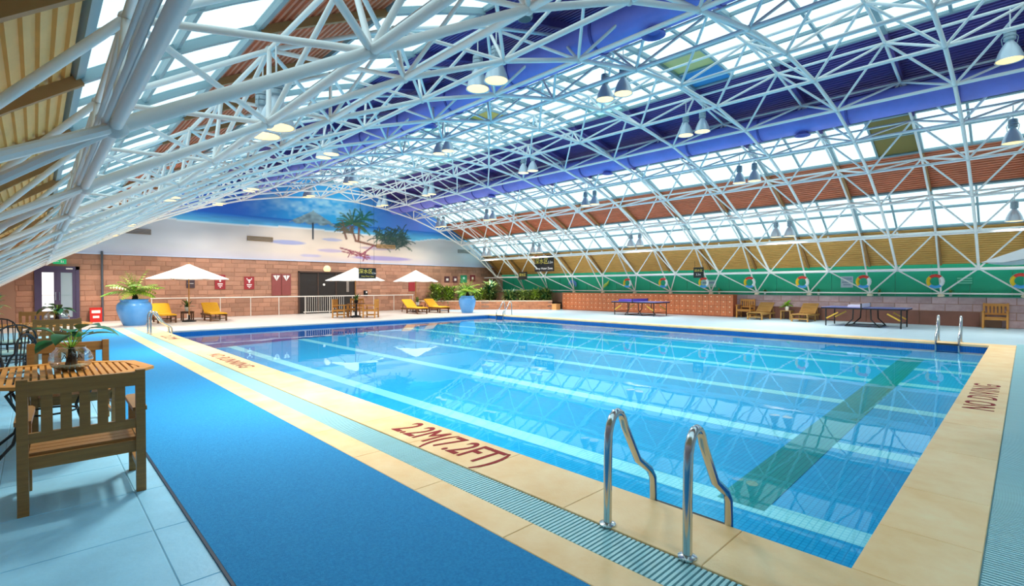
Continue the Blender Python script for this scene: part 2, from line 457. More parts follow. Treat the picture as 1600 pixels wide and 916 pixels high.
# ---- red lettering on the coping
def embolden(me, d):
    v = np.empty(len(me.vertices) * 3); me.vertices.foreach_get('co', v); v = v.reshape(-1, 3)
    fs = [tuple(p.vertices) for p in me.polygons]; b = MB()
    for i, (dx, dy) in enumerate(((0, 0), (d, 0), (-d, 0), (0, d), (0, -d), (d * .7, d * .7), (-d * .7, -d * .7))):
        b.add([(p[0] + dx * 1.4, p[1] + dy, p[2] + i * 0.00004) for p in v], fs)
    return b.mesh('lettering', M_red)
def coping_text(label, body, size, loc, rz, sx=1.0, off=0.0):
    me = embolden(text_mesh(body, size, M_red, 0.0008, space=1.0 if '(' in body else 1.12), 0.0055 if '(' in body else 0.003)
    o = link('depth_lettering' if '2' in body else 'warning_lettering', me, None)
    o.location = loc; o.rotation_euler = (0, 0, rz); o.scale = (sx, 1, 1)
    return tag(o, label, 'lettering')
coping_text('red painted depth lettering on the coping nearest the blue mat', '2.2M(7.2FT)', 0.53, (3.0, 4.08, 0.0135), -PI / 2, 0.62)
coping_text('red painted words on the coping halfway down the mat side', 'NO RUNNING', 0.40, (2.98, 11.9, 0.0135), -PI / 2, 0.95)
coping_text('small red depth mark on the coping near the far corner ladder', '2.2M', 0.42, (2.98, 18.4, 0.0135), -PI / 2, 1.6)
coping_text('red painted warning on the coping at the right edge of the picture', 'NO DIVING', 0.44, (9.9, 0.40, 0.0135), 0, 0.95)

# ================================================================== ROOF
ceil = thing('ceiling', 'barrel vaulted ceiling of corrugated tan, red-brown and violet sheet bands', None, kind='structure')
def skin_mesh(name, m, units, ribs=18, depth=0.035):
    """corrugated sheet over `units` bays of arc, one bay long, centred on the vault axis; ribs run along the hall"""
    b = MB(); n = int(ribs * units); pts = []
    for i in range(n):
        for f, d in ((0.0, 0), (0.42, 0), (0.5, 1), (0.92, 1)):
            pts.append(((i + f) / n * units * DTH, RR + d * depth))
    pts.append((units * DTH, RR))
    vs = []
    for th, R in pts: vs += [(R * math.sin(th), -S / 2, R * math.cos(th)), (R * math.sin(th), S / 2, R * math.cos(th))]
    b.add(vs, [(2 * i, 2 * i + 1, 2 * i + 3, 2 * i + 2) for i in range(len(pts) - 1)])
    return b.mesh(name, m)
bays = range(-3, 13)   # bay centred on inner frame position Y0I + S*k
sk_tan = skin_mesh('roof_sheet', M_tan, 1.02); sk_br = skin_mesh('roof_sheet', M_brown, 1); sk_pu = skin_mesh('roof_sheet', M_purple, 1)
def rotY(th): return Matrix.Rotation(th, 4, 'Y')
for k in range(-4, 13):
    yc = Y0I + S * k
    for j, me in ((6, sk_tan), (4, sk_br), (2, sk_pu), (1, sk_pu), (-2, sk_pu), (-3, sk_pu), (-5, sk_br), (-7.02, sk_tan)):
        link('roof_sheet', me, ceil, mw=Matrix.Translation((XC, yc, ZC)) @ rotY(j * DTH))
# rafters under the sheets on every outer frame
def raf_mesh(name, m, units, w, r0, r1):
    b = MB(); n = 3; vs = []
    for i in range(n + 1):
        th = units * DTH * i / n
        for R in (r0, r1):
            for yy in (-w / 2, w / 2): vs.append((R * math.sin(th), yy, R * math.cos(th)))
    fs = []
    for i in range(n):
        a = 4 * i; c = a + 4
        fs += [(a, a + 1, c + 1, c), (a + 3, a + 2, c + 2, c + 3), (a + 2, a, c, c + 2), (a + 1, a + 3, c + 3, c + 1)]
    fs += [(1, 0, 2, 3), (4 * n, 4 * n + 1, 4 * n + 3, 4 * n + 2)]
    return b.add(vs, fs).mesh(name, m)
rf1 = raf_mesh('rafter', M_rafter, 1, 0.08, RR - 0.11, RR)
rf_pu = raf_mesh('rafter', M_purple, 1, 0.10, RR - 0.15, RR)
for k in range(-3, 13):
    yc = Y0O + S * k
    for j, me in ((6, rf1), (4, rf1), (2, rf_pu), (1, rf_pu), (-2, rf_pu), (-3, rf_pu), (-5, rf1), (-7, rf1)):
        link('rafter', me, ceil, mw=Matrix.Translation((XC, yc, ZC)) @ rotY(j * DTH))
# outer frames' top cladding and closing strips hide nothing; the skylights follow
WINS = [(5, 1, 'skylight band just above the tan sheets over the green wall'), (3, 1, 'skylight band between the red-brown and violet sheets, green wall side'),
        (-1, 2, 'wide skylight band along the crown of the vault'), (-4, 1, 'skylight band between violet and red-brown sheets, mat side'),
        (-6, 1, 'skylight band just above the tan sheets over the tables')]
def pane_mesh(m, u):
    b = MB(); th = u * DTH; n = 2; vs = []
    for i in range(n + 1):
        t = th * i / n
        for R in (RR - 0.004, RR + 0.004):
            vs += [(R * math.sin(t), -S / 4, R * math.cos(t)), (R * math.sin(t), S / 4, R * math.cos(t))]
    fs = []
    for i in range(n):
        a = 4 * i; c = a + 4
        fs += [(a, a + 1, c + 1, c), (a + 3, a + 2, c + 2, c + 3), (a + 2, a, c, c + 2), (a + 1, a + 3, c + 3, c + 1)]
    fs += [(1, 0, 2, 3), (4 * n, 4 * n + 1, 4 * n + 3, 4 * n + 2)]
    return b.add(vs, fs).mesh('pane', m)
def pane_mesh1(m, u):      # single sheet for clear glass: light crosses it once
    b = MB(); th = u * DTH
    vs = [(RR * math.sin(0), -S / 4, RR * math.cos(0)), (RR * math.sin(0), S / 4, RR * math.cos(0)), (RR * math.sin(th), S / 4, RR * math.cos(th)), (RR * math.sin(th), -S / 4, RR * math.cos(th))]
    return b.add(vs, [(0, 1, 2, 3)]).mesh('pane', m)
P_CLEAR = pane_mesh1(M_pane, 0.5); P_AQUA = pane_mesh1(M_pane_aqua, 0.5)
P_SPECIAL = {}
for key, m in (('blue', M_pane_blue), ('tan', M_pane_tan), ('gold', M_pane_gold), ('olive', M_pane_olive)): P_SPECIAL[key] = pane_mesh(m, 0.5)
bar_arc = raf_mesh('glazing_bar', M_bar, 1, 0.06, RR - 0.05, RR + 0.02)
bar_main = raf_mesh('glazing_bar', M_bar, 1, 0.10, RR - 0.09, RR + 0.02)
# the few panes with blinds: (band start, row, half bay index) -> look
BLINDS = {(-1, 2, 11): 'tan', (-1, 3, 11): 'blue', (3, 0, 8): 'olive', (3, 1, 8): 'olive', (-1, 1, 17): 'gold', (-1, 3, 14): 'aqua', (5, 0, 3): 'aqua', (-1, 3, 22): 'aqua', (-1, 0, 19): 'aqua'}
HY0 = Y0O - 3 * S + S / 4
NH = int((YE - (Y0O - 3 * S)) / (S / 2)) + 1
for n, (j0, units, lab) in enumerate(WINS):
    wn = thing('window_%d' % (n + 1), lab, None, kind='structure')
    for row in range(2 * units):
        for k in range(NH):
            yc = HY0 + k * S / 2
            look = BLINDS.get((j0, row, k - 0))
            me = P_CLEAR if look is None else (P_AQUA if look == 'aqua' else P_SPECIAL[look])
            link('pane', me, wn, mw=Matrix.Translation((XC, yc, ZC)) @ rotY((j0 + row * 0.5) * DTH))
    for u in range(units):
        for k in range(NH + 1):
            yc = HY0 - S / 4 + k * S / 2
            link('glazing_bar', bar_main if k % 2 == 0 else bar_arc, wn, mw=Matrix.Translation((XC, yc, ZC)) @ rotY((j0 + u) * DTH))
    for row in range(2 * units + 1):
        th = (j0 + row * 0.5) * DTH; w = 0.03 if row % 2 else 0.045
        b = MB().box(-w, w, 0, NH * S / 2, -0.05, 0.03)
        o = b.obj('glazing_rail', M_bar, wn)
        o.matrix_local = Matrix.Translation((XC + RR * math.sin(th), HY0 - S / 4, ZC + RR * math.cos(th))) @ rotY(th)

# ---- space frame of white tubes
frame = thing('roof_space_frame', 'white tubular double layer space frame carrying the vault', None, kind='structure')
cyl = MB()
vs = [(math.cos(2 * PI * k / 12), math.sin(2 * PI * k / 12), z) for z in (0, 1) for k in range(12)]
cyl.add(vs, [(k, (k + 1) % 12, 12 + (k + 1) % 12, 12 + k) for k in range(12)])
CYL = cyl.mesh('tube', M_white, smooth=True)
sph = MB().lathe([(0.001, -1), (0.5, -0.87), (0.87, -0.5), (1, 0), (0.87, 0.5), (0.5, 0.87), (0.001, 1)], 12, cap0=False, cap1=False).mesh('node', M_hub, smooth=True)
def tube_mat(a, b, r):
    a = Vector(a); b = Vector(b); d = b - a
    return Matrix.Translation(a) @ d.to_track_quat('Z', 'Y').to_matrix().to_4x4() @ Matrix.Diagonal((r, r, d.length, 1))
KI = range(-3, 12); KO = range(-3, 13)
JI = [j + 0.5 for j in range(-7, 7)]; JO = list(range(-7, 8))
AX, AZ = 14.12, 1.30            # base nodes: distance from the axis, height
def ni(j, k):
    x, z = arc(j, RI)
    if j == -6.5: x, z = 0.34, 2.51
    return (x, Y0I + S * k, z)
def no(j, k):
    if abs(j) == 7: return (XC + math.copysign(AX, j), Y0O + S * k, AZ)
    x, z = arc(j, RO); return (x, Y0O + S * k, z)
def put(name, a, b, r): link(name, CYL, frame, mw=tube_mat(a, b, r))
for k in KI:
    for j in JI:
        if j + 1 <= 6.5: put('inner_arch_tube', ni(j, k), ni(j + 1, k), 0.044)
        if k + 1 in KI: put('inner_long_tube', ni(j, k), ni(j, k + 1), 0.030 if j == -6.5 else 0.042)
        link('inner_node', sph, frame, mw=Matrix.Translation(ni(j, k)) @ Matrix.Diagonal((0.066, 0.066, 0.066, 1)))
for k in KO:
    for j in JO:
        if j + 1 <= 7: put('outer_arch_tube', no(j, k), no(j + 1, k), 0.036)
        if k + 1 in KO: put('outer_long_tube', no(j, k), no(j, k + 1), 0.034)
        link('outer_node', sph, frame, mw=Matrix.Translation(no(j, k)) @ Matrix.Diagonal((0.056, 0.056, 0.056, 1)))
diags = []
for k in KI:
    for j in JI:
        for dj in (-0.5, 0.5):
            for dk in (0, 1):
                diags.append((ni(j, k), no(int(round(j + dj)), k + dk)))
camv = Vector((0, 0, 1.6)); fwd = Vector((0.694, 0.72, 0))
def dscore(ab):
    m = (Vector(ab[0]) + Vector(ab[1])) / 2 - camv
    d = m.dot(fwd); s = m.dot(Vector((0.72, -0.694, 0)))
    return m.length if d > 0.8 and abs(s) < 1.15 * d else 1000 + m.length
diags.sort(key=dscore)
for a, b in diags[:298]: put('diagonal_tube', a, b, 0.03)
rest = MB()
for a, b in diags[298:]: rest.tube([a, b], 0.03, 8, cap=False)
o = rest.obj('diagonal_tubes_far', M_white, frame, smooth=True); o['kind'] = 'stuff'
# base plates under the foot nodes
for k in KO:
    for s in (-1, 1):
        x = XC + s * AX
        MB().lathe([(0.13, -0.13), (0.12, -0.08), (0.05, 0.0)], 8, (x, Y0O + S * k, AZ)).obj('base_shoe', M_cream, frame)
# service pipes along both eaves
for nm, (x, z, r), lab in (('service_pipe', (25.12, 2.24, 0.05), 'white pipe running below the lowest inner tube along the green wall'),
                      ('service_pipe', (0.262, 2.535, 0.010), 'thin upper pipe beside the low tube above the tables'),
                      ('service_pipe', (0.292, 2.525, 0.015), 'lower grey pipe beside the low tube above the tables'),
                      ('service_pipe', (25.0, 3.62, 0.05), 'white pipe running under the tan sheets along the green wall')):
    b = MB().tube([(x, YB + 0.1, z), (x, YE - 0.05, z)], r, 10)
    for k in KI: b.box(x - r, x + r, Y0I + S * k - 0.03, Y0I + S * k + 0.03, z, z + (0.16 if x > 1 else 0.02))
    tag(b.obj(nm, M_white if x > 1 else M_hub, None, smooth=True), lab, 'pipe')

# ---- ducts
def duct(label, x, z, r):
    t = thing('air_duct', label, 'duct', (x, 0, z))
    MB().tube([(0, YB + 0.2, 0), (0, YE - 0.3, 0)], r, 20).obj('duct_body', M_duct, t, smooth=True)
    for k in range(-3, 12):
        yy = Y0I + S * k
        rg = MB()
        rg.lathe([(r + 0.002, -0.03), (r + 0.025, -0.03), (r + 0.025, 0.03), (r + 0.002, 0.03)], 20, cap0=False, cap1=False)
        o = rg.obj('duct_strap', M_ductring, t, smooth=True); o.rotation_euler = (PI / 2, 0, 0); o.location = (0, yy, 0)
    for k in (-1, 2, 5, 8, 10):
        yy = Y0O + S * k
        MB().lathe([(0.15, 0.03), (0.15, -0.04), (0.22, -0.09), (0.22, -0.11), (0.17, -0.10), (0.12, -0.05), (0.001, -0.05)], 20, (0, yy, -r + 0.03), cap0=False).obj('air_diffuser', M_ductring, t, smooth=True)
    return t
duct('violet round air duct nearer the green wall', 17.05, 6.67, 0.36)
duct('violet round air duct nearer the tables and mat', 8.27, 6.67, 0.36)

# ---- pendant lamps in pairs
def lamp_proto():
    t = thing('pendant_lamp', 'x', 'lamp', (0, 0, 0))
    MB().tube([(0, 0, 0.62), (0, 0, 1.12)], 0.012, 6).obj('suspension_rod', M_white, t)
    h = MB().lathe([(0.06, 0.66), (0.095, 0.64), (0.10, 0.57), (0.085, 0.565), (0.10, 0.555), (0.10, 0.50), (0.085, 0.495), (0.10, 0.485), (0.10, 0.43), (0.06, 0.41)], 16)
    h.obj('ballast_housing', M_lampgrey, t, smooth=True)
    MB().lathe([(0.055, 0.42), (0.075, 0.38), (0.12, 0.31), (0.165, 0.22), (0.20, 0.12), (0.222, 0.02), (0.235, 0.0), (0.215, 0.01), (0.19, 0.12), (0.15, 0.22), (0.10, 0.31), (0.05, 0.37)], 24, cap0=False, cap1=False).obj('bell_reflector', M_alu, t, smooth=True)
    MB().lathe([(0.001, 0.05), (0.10, 0.04), (0.208, 0.012)], 24, cap0=False, cap1=False).obj('lit_lens', M_lens, t, smooth=True)
    b = MB()
    for s in (-1, 1): b.tube([(s * 0.10, 0, 0.53), (s * 0.13, 0, 0.47), (s * 0.11, 0, 0.34)], 0.008, 5)
    b.obj('clip', M_lampgrey, t)
    la = bpy.data.lights.new('lamp_glow', 'AREA')
    la.shape = 'DISK'; la.size = 0.34; la.spread = math.radians(138); la.energy = LAMP_WATT; la.color = (1.0, 0.92, 0.80)
    g = bpy.data.objects.new('lamp_glow', la); g.parent = t; g.location = (0, 0, -0.005); COL.objects.link(g)
    return t
LAMP = None
ROWS = {5: 'row nearest green wall', 3: 'second row from green wall', 1: 'third row from green wall',
        -1: 'fourth row from green wall', -3: 'second row from the tables', -5: 'row nearest the tables'}
ORD = ['first', 'second', 'third', 'fourth', 'fifth']
PAIRS = [0, 3, 6, 9, 11]
for j, rl in ROWS.items():
    x, z = arc(j, RO)
    for i, k in enumerate(PAIRS):
        if k == 0 and j < 0: continue
        for s, w in ((-1, 'nearer'), (1, 'farther')):
            yy = Y0O + S * k + 0.27 * s
            if k == 0 and s < 0: continue
            lab = 'bell lamp, %s of %s pair from camera, %s' % (w, ORD[i], rl)
            lo = (x, yy, z - 1.12)
            rzl = random.uniform(0, 3)
            if LAMP is None:
                LAMP = lamp_proto(); LAMP.location = lo; LAMP['label'] = lab; LAMP['group'] = 'pendant lamps under the vault'; t = LAMP
            else: t = dup(LAMP, lo, rzl, lab)

# ================================================================== WALLS
def arch_poly(R, y, x0=XL, x1=XR, zbase=0.0):
    pts = [(x0, zbase)]
    a0 = math.asin((x0 - XC) / R); a1 = math.asin((x1 - XC) / R)
    for i in range(41):
        a = a0 + (a1 - a0) * i / 40; pts.append((XC + R * math.sin(a), ZC + R * math.cos(a)))
    pts.append((x1, zbase)); return pts
def arch_wall(name, y0, y1, m, label, R=RR + 0.12):
    p = arch_poly(R, y0); n = len(p)
    vs = [(x, y0, z) for x, z in p] + [(x, y1, z) for x, z in p]
    fs = [tuple(range(n)), tuple(range(2 * n - 1, n - 1, -1))] + [(i, n + i, n + (i + 1) % n, (i + 1) % n) for i in range(n)]
    return struct(MB().add(vs, fs).obj(name, m), label)
M_plaster = mat('plaster', '#d8d4d0', 0.7)
wall_end = arch_wall('wall_end', YE, YE + 0.2, M_mortar, 'end wall of brown stone blocks below the beach mural')
arch_wall('wall_back', YB - 0.2, YB, M_plaster, 'plain rear end wall of the hall')
# stone blocks of the end wall, in running bond, leaving the door, the passage and the corner free
block_w, block_h = 0.60, 3.05 / 13
holes = [(-0.03, 1.43, 0, 2.48), (10.98, 14.42, 0, 2.42)]
bl = MB(); g = 0.006; f = 0.02
def block_mesh(w, h, m, dep=0.022):
    b = MB(); g = 0.0035; f = 0.012
    v = [(g, 0, g), (w - g, 0, g), (w - g, 0, h - g), (g, 0, h - g), (g + f, -dep, g + f), (w - g - f, -dep, g + f), (w - g - f, -dep, h - g - f), (g + f, -dep, h - g - f)]
    return b.add(v, [(4, 5, 6, 7), (0, 1, 5, 4), (1, 2, 6, 5), (2, 3, 7, 6), (3, 0, 4, 7)]).mesh('stone_block', m)
BMC = {}
def put_block(parent, x0, x1, z0, h, yy, m, mw=None):
    key = (round(x1 - x0, 2), round(h, 3), m.name)
    if key not in BMC: BMC[key] = block_mesh(x1 - x0, h, m)
    o = link('stone_block', BMC[key], parent, (x0, yy + random.uniform(0, 0.012), z0))
    return o
segs_all = []
for r in range(13):
    z0 = r * block_h
    x = -0.62 - block_w * random.random()
    while x < 26.6:
        x0, x1 = x, x + block_w * random.choice((0.7, 1.0, 1.0, 1.3)); x = x1
        segs = [(max(x0, -0.6), min(x1, 26.6))]
        for hx0, hx1, hz0, hz1 in holes:
            if z0 < hz1 - 0.05:
                ns = []
                for a, b_ in segs:
                    if b_ <= hx0 or a >= hx1: ns.append((a, b_))
                    else:
                        if a < hx0: ns.append((a, hx0))
                        if b_ > hx1: ns.append((hx1, b_))
                segs = ns
        segs_all += [(a, b_, z0) for a, b_ in segs if b_ - a > 0.06]
segs_all.sort(key=lambda q: abs((q[0] + q[1]) / 2 - 5.5))      # the blocks that show largest come first
rest = MB()
for i, (a, b_, z0) in enumerate(segs_all):
    if i < 298: put_block(wall_end, a, b_, z0, block_h, YE, M_stone)
    else:
        g = 0.0035; f = 0.012; h = block_h; d = 0.022 - random.uniform(0, 0.012)
        rest.add([(a + g, YE, z0 + g), (b_ - g, YE, z0 + g), (b_ - g, YE, z0 + h - g), (a + g, YE, z0 + h - g),
                  (a + g + f, YE - d, z0 + g + f), (b_ - g - f, YE - d, z0 + g + f), (b_ - g - f, YE - d, z0 + h - g - f), (a + g + f, YE - d, z0 + h - g - f)],
                 [(4, 5, 6, 7), (0, 1, 5, 4), (1, 2, 6, 5), (2, 3, 7, 6), (3, 0, 4, 7)])
o = rest.obj('stone_blocks_far', M_stone, wall_end); o['kind'] = 'stuff'
# ledge between stone and mural
struct(MB().box(XL, 26.4, YE - 0.07, YE, 3.05, 3.10).obj('trim_1', mat('ledge_paint', '#c9d3ea', 0.5)), 'thin pale blue ledge between stone wall and mural')
struct(MB().tube([(2.2, YE - 0.09, 0), (2.2, YE - 0.09, 3.2)], 0.045, 10).obj('trim_2', mat('pipe_grey', '#4d5560', 0.5), None, True), 'slim dark grey vertical pipe on the stone wall')

# ---- mural: flat print, painted procedurally on a fine grid
def mural():
    step = 0.05
    X = np.arange(XL + 0.05, 26.7, step); Z = np.arange(3.10, 7.95, step)
    XX, ZZ = np.meshgrid(X, Z)
    def L3(c): return np.array(lin(c))
    def noise(sx, sz, seed):
        r = np.random.default_rng(seed); gx = int((X[-1] - X[0]) * sx) + 3; gz = int((Z[-1] - Z[0]) * sz) + 3
        G = r.random((gz, gx)); fx = (XX - X[0]) * sx; fz = (ZZ - Z[0]) * sz
        ix = fx.astype(int); iz = fz.astype(int); tx = fx - ix; tz = fz - iz
        tx = tx * tx * (3 - 2 * tx); tz = tz * tz * (3 - 2 * tz)
        return (G[iz, ix] * (1 - tx) * (1 - tz) + G[iz, ix + 1] * tx * (1 - tz) + G[iz + 1, ix] * (1 - tx) * tz + G[iz + 1, ix + 1] * tx * tz)
    def interp(xs_, cols):
        cols = np.array([L3(c) for c in cols]); return np.stack([np.interp(XX, xs_, cols[:, i]) for i in range(3)], -1)
    sky = interp([-2, 5, 8, 10.5, 13.5, 16, 19, 22, 27], ['#2458b8', '#2a60c4', '#2768cc', '#2f9fe4', '#35b4ec', '#4b93e0', '#6480d8', '#2f8fe0', '#2f8fe0'])
    cl = np.clip(noise(0.8, 1.6, 1) * 0.45 + noise(2.1, 3.4, 2) * 0.3 + noise(5, 8, 7) * 0.25 - 0.42, 0, 1) * 2.4
    cl *= np.exp(-((XX - 12.2) / 2.6) ** 2) * np.exp(-((ZZ - 6.3) / 0.7) ** 2) * 1.3
    cl = np.clip(cl, 0, 0.75)[..., None]
    img = sky * (1 - cl) + L3('#c8ecf6') * cl
    # sea
    t = np.clip((5.40 - ZZ) / 0.5, 0, 1)[..., None]
    sea = L3('#1f6fcb') * (1 - t) + L3('#6cc6ea') * t
    sea = sea * (0.88 + 0.24 * noise(2, 12, 3)[..., None])
    m = (ZZ < 5.40 + 0 * XX); img = np.where(m[..., None], sea, img)
    shore = 4.92 + 0.05 * np.sin(XX * 0.7) - 0.25 * np.exp(-((XX - 18.8) / 1.2) ** 2)
    sand = interp([-2, 4, 7, 10, 14, 18, 21, 24, 27], ['#c3cfe4', '#cdd2dd', '#d6d2d4', '#eddccf', '#f6dcc6', '#f0dccd', '#dcd8da', '#cddbe6', '#c6d8e8'])
    tb = np.clip((3.55 - ZZ) / 0.5, 0, 1)[..., None] * 0.45
    sand = sand * (1 - tb) + L3('#c3bde0') * tb
    sand = 0.90 * sand * (0.96 + 0.08 * noise(1.5, 4, 4)[..., None])
    img = np.where((ZZ < shore)[..., None], sand, img)
    foam = (np.abs(ZZ - shore) < 0.05); img = np.where(foam[..., None], img * 0.4 + L3('#f2f4f4') * 0.6, img)
    def blend(mask, c, a=1.0):
        nonlocal img
        mm = (np.clip(mask, 0, 1) * a)[..., None]; img = img * (1 - mm) + L3(c) * mm
    def ell(cx, cz, rx, rz, soft=0.25): return np.clip((1 - np.sqrt(((XX - cx) / rx) ** 2 + ((ZZ - cz) / rz) ** 2)) / soft, 0, 1)
    def seg(ax, az, bx, bz, w, soft=0.5):
        dx, dz = bx - ax, bz - az; L2 = dx * dx + dz * dz
        t_ = np.clip(((XX - ax) * dx + (ZZ - az) * dz) / L2, 0, 1)
        d = np.hypot(XX - ax - t_ * dx, ZZ - az - t_ * dz)
        return np.clip((w - d) / (w * soft), 0, 1)
    # printed shade patches of the picture
    blend(ell(10.4, 4.10, 1.1, 0.14), '#8f9bd2', 0.8); blend(ell(13.0, 4.42, 0.7, 0.10), '#9aa4d6', 0.7)
    blend(ell(16.4, 3.42, 2.4, 0.16), '#a08fcb', 0.85); blend(ell(11.7, 3.4, 0.7, 0.1), '#a6a4d8', 0.6); blend(ell(12.9, 3.75, 0.9, 0.12), '#b3a2cf', 0.7)
    blend(ell(16.0, 4.05, 1.4, 0.12), '#a58fb5', 0.6)
    # thatched sunshade
    top = 6.05 - 0.72 * np.abs(XX - 11.85) / 1.32
    th_m = ((ZZ < top) & (ZZ > 5.26 + 0.05 * np.sin(XX * 9)) & (np.abs(XX - 11.85) < 1.38)).astype(float)
    img = np.where((th_m > 0)[..., None], (L3('#8fa4ac') * (0.55 + 0.7 * noise(6, 9, 6)[..., None])), img)
    blend(seg(11.83, 5.3, 11.83, 4.4, 0.07), '#2b2c36')
    # palm
    for ax, az, bx, bz in ((14.5, 4.5, 14.2, 5.3), (14.7, 4.5, 14.75, 5.5), (13.9, 4.55, 13.7, 5.1), (14.5, 4.45, 16.2, 4.15)): blend(seg(ax, az, bx, bz, 0.09), '#7a4a38')
    r = np.random.default_rng(11)
    def frond(cx, cz, n, ln, cols):
        for i in range(n):
            a = r.uniform(-0.4, PI + 0.4); l_ = ln * r.uniform(0.6, 1.1); x0, z0 = cx, cz
            c = cols[r.integers(len(cols))]
            for q in range(4):
                aa = a; x1 = x0 + math.cos(aa) * l_ / 4; z1 = z0 + math.sin(aa) * l_ / 4 - 0.05 * q * q * l_ / 3
                blend(seg(x0, z0, x1, z1, 0.045), c, 0.9); x0, z0 = x1, z1
    frond(14.3, 5.5, 48, 1.2, ['#2f6a4c', '#3f7a4a', '#5c6d46', '#2d5a50']); frond(13.8, 5.1, 12, 0.7, ['#7d5c4a', '#5f6a44']); frond(15.0, 5.8, 14, 1.0, ['#2f6a4c', '#2a7a66'])
    frond(14.2, 4.9, 12, 0.8, ['#84604a', '#6a5a44'])
    for i in range(70): frond(r.uniform(15.9, 18.3), r.uniform(4.2, 5.1 - 0.1), 1, 0.75, ['#2c4a44', '#3a5a46', '#24403f', '#4f5f46'])
    blend(ell(17.3, 4.65, 1.2, 0.55), '#2c4a44', 0.85)
    for i in range(40): frond(r.uniform(16.1, 18.2), r.uniform(4.6, 5.4), 1, 0.6, ['#2c4a44', '#3a5a46', '#41624a'])
    # deck chair
    for ax, az, bx, bz, w in ((13.5, 3.95, 15.4, 3.55, .06), (13.6, 3.75, 15.5, 3.4, .05), (14.9, 3.6, 15.75, 4.22, .06), (14.5, 3.75, 15.3, 3.3, .05), (15.2, 3.8, 15.0, 3.2, .05), (14.2, 3.8, 14.0, 3.4, .04), (13.9, 3.88, 14.6, 3.5, .05)):
        blend(seg(ax, az, bx, bz, w), '#8f4356')
    for ax in (14.2, 14.5, 14.8): blend(seg(ax, 3.55, ax + 0.3, 3.8, 0.03), '#a85a62')
    nz, nx = XX.shape
    idx = np.arange(nz * nx).reshape(nz, nx)
    inside = (np.hypot(XX - XC, ZZ - ZC) < RR + 0.02)
    q = inside[:-1, :-1] | inside[1:, 1:]
    F = np.stack([idx[:-1, :-1], idx[:-1, 1:], idx[1:, 1:], idx[1:, :-1]], -1)[q]
    V = np.stack([XX, np.full_like(XX, 0.0), ZZ], -1).reshape(-1, 3)
    used = np.unique(F); remap = -np.ones(len(V), int); remap[used] = np.arange(len(used))
    V = V[used]; F = remap[F]; Cc = img.reshape(-1, 3)[used]
    me = bpy.data.meshes.new('mural'); me.from_pydata(V.tolist(), [], F.tolist())
    at = me.color_attributes.new('print', 'FLOAT_COLOR', 'POINT')
    at.data.foreach_set('color', np.concatenate([Cc, np.ones((len(Cc), 1))], 1).astype(np.float32).ravel())
    m_ = bpy.data.materials.new('mural_print'); m_.use_nodes = True; nt = m_.node_tree; p = nt.nodes['Principled BSDF']; p.inputs['Roughness'].default_value = 0.55
    a = nt.nodes.new('ShaderNodeAttribute'); a.attribute_name = 'print'; nt.links.new(a.outputs[0], p.inputs['Base Color'])
    me.materials.append(m_)
    o = link('wall_mural', me, None, (0, YE - 0.012, 0))
    return tag(o, 'large beach mural with sea, sand and palms on the end wall', 'mural')
mural()

# vents in the mural
for i, (x0, x1, lab, c) in enumerate(((3.07, 4.04, 'grey vent grille at the left end of the mural', '#8b7f78'), (8.27, 9.58, 'brown vent grille left of the printed thatched sunshade', '#9a8266'),
        (15.94, 17.29, 'tan vent grille below the printed palm bush', '#c39a68'), (22.54, 23.69, 'grey vent grille at the right end of the mural', '#8f938f'))):
    t = thing('air_vent', lab, 'vent', ((x0 + x1) / 2, YE - 0.02, 4.2), group='mural vents')
    w = (x1 - x0) / 2; m = mat('vent_%d' % i, c, 0.5)
    b = MB()
    for a in ((-w, w, 0.095, 0.125), (-w, w, -0.125, -0.095), (-w, -w + 0.03, -0.1, 0.1), (w - 0.03, w, -0.1, 0.1)): b.box(a[0], a[1], -0.05, 0, a[2], a[3])
    b.obj('vent_frame', m, t)
    for k in range(5): MB().box(-w + 0.03, w - 0.03, -0.035, -0.01, -0.085 + k * 0.04, -0.085 + k * 0.04 + 0.022).obj('louvre', m, t)

# ---- double door, exit sign
dr = thing('door_1', 'violet framed glazed double door at the left of the end wall', None, (0.7, YE - 0.06, 0), kind='structure')
b = MB()
b.box(-0.72, -0.60, -0.05, 0.05, 0, 2.47); b.box(0.60, 0.72, -0.05, 0.05, 0, 2.47); b.box(-0.72, 0.72, -0.05, 0.05, 2.33, 2.47)
b.obj('door_frame', M_doorframe, dr)
for s, mg, nm in ((-1, mat('lit_door_glass', '#f7f5fb', 0.3, emit='#ffffff', estr=0.5), 'lit'), (1, mat('grey_door_glass', '#9fb0bb', 0.2), 'grey')):
    b = MB(); x0, x1 = (-0.60, 0.0) if s < 0 else (0.0, 0.60)
    b.box(x0, x0 + 0.11, -0.03, 0.03, 0.02, 2.33); b.box(x1 - 0.11, x1, -0.03, 0.03, 0.02, 2.33); b.box(x0 + 0.11, x1 - 0.11, -0.03, 0.03, 2.2, 2.33); b.box(x0 + 0.11, x1 - 0.11, -0.03, 0.03, 0.02, 0.25)
    leaf = b.obj('door_leaf', M_doorframe, dr)
    MB().box(x0 + 0.11, x1 - 0.11, -0.008, 0.008, 0.25, 2.2).obj('pane', mg, leaf)
    MB().box(x0 + 0.11, x1 - 0.11, -0.02, 0.02, 1.2, 1.225).obj('glazing_bar', M_signwhite if s < 0 else M_bar, leaf)
    MB().tube([(-s * 0.0 + s * 0.055, -0.03, 1.0), (s * 0.055, -0.09, 1.0), (s * 0.055, -0.09, 1.35), (s * 0.055, -0.03, 1.35)], 0.012, 6).obj('door_handle', M_steel, leaf)
MB().box(0.28, 0.5, -0.09, -0.03, 2.34, 2.4).obj('door_closer', M_signwhite, dr)
ex = thing('exit_sign', 'green lit exit sign above the violet double door', 'sign', (0.78, YE - 0.021, 2.68))
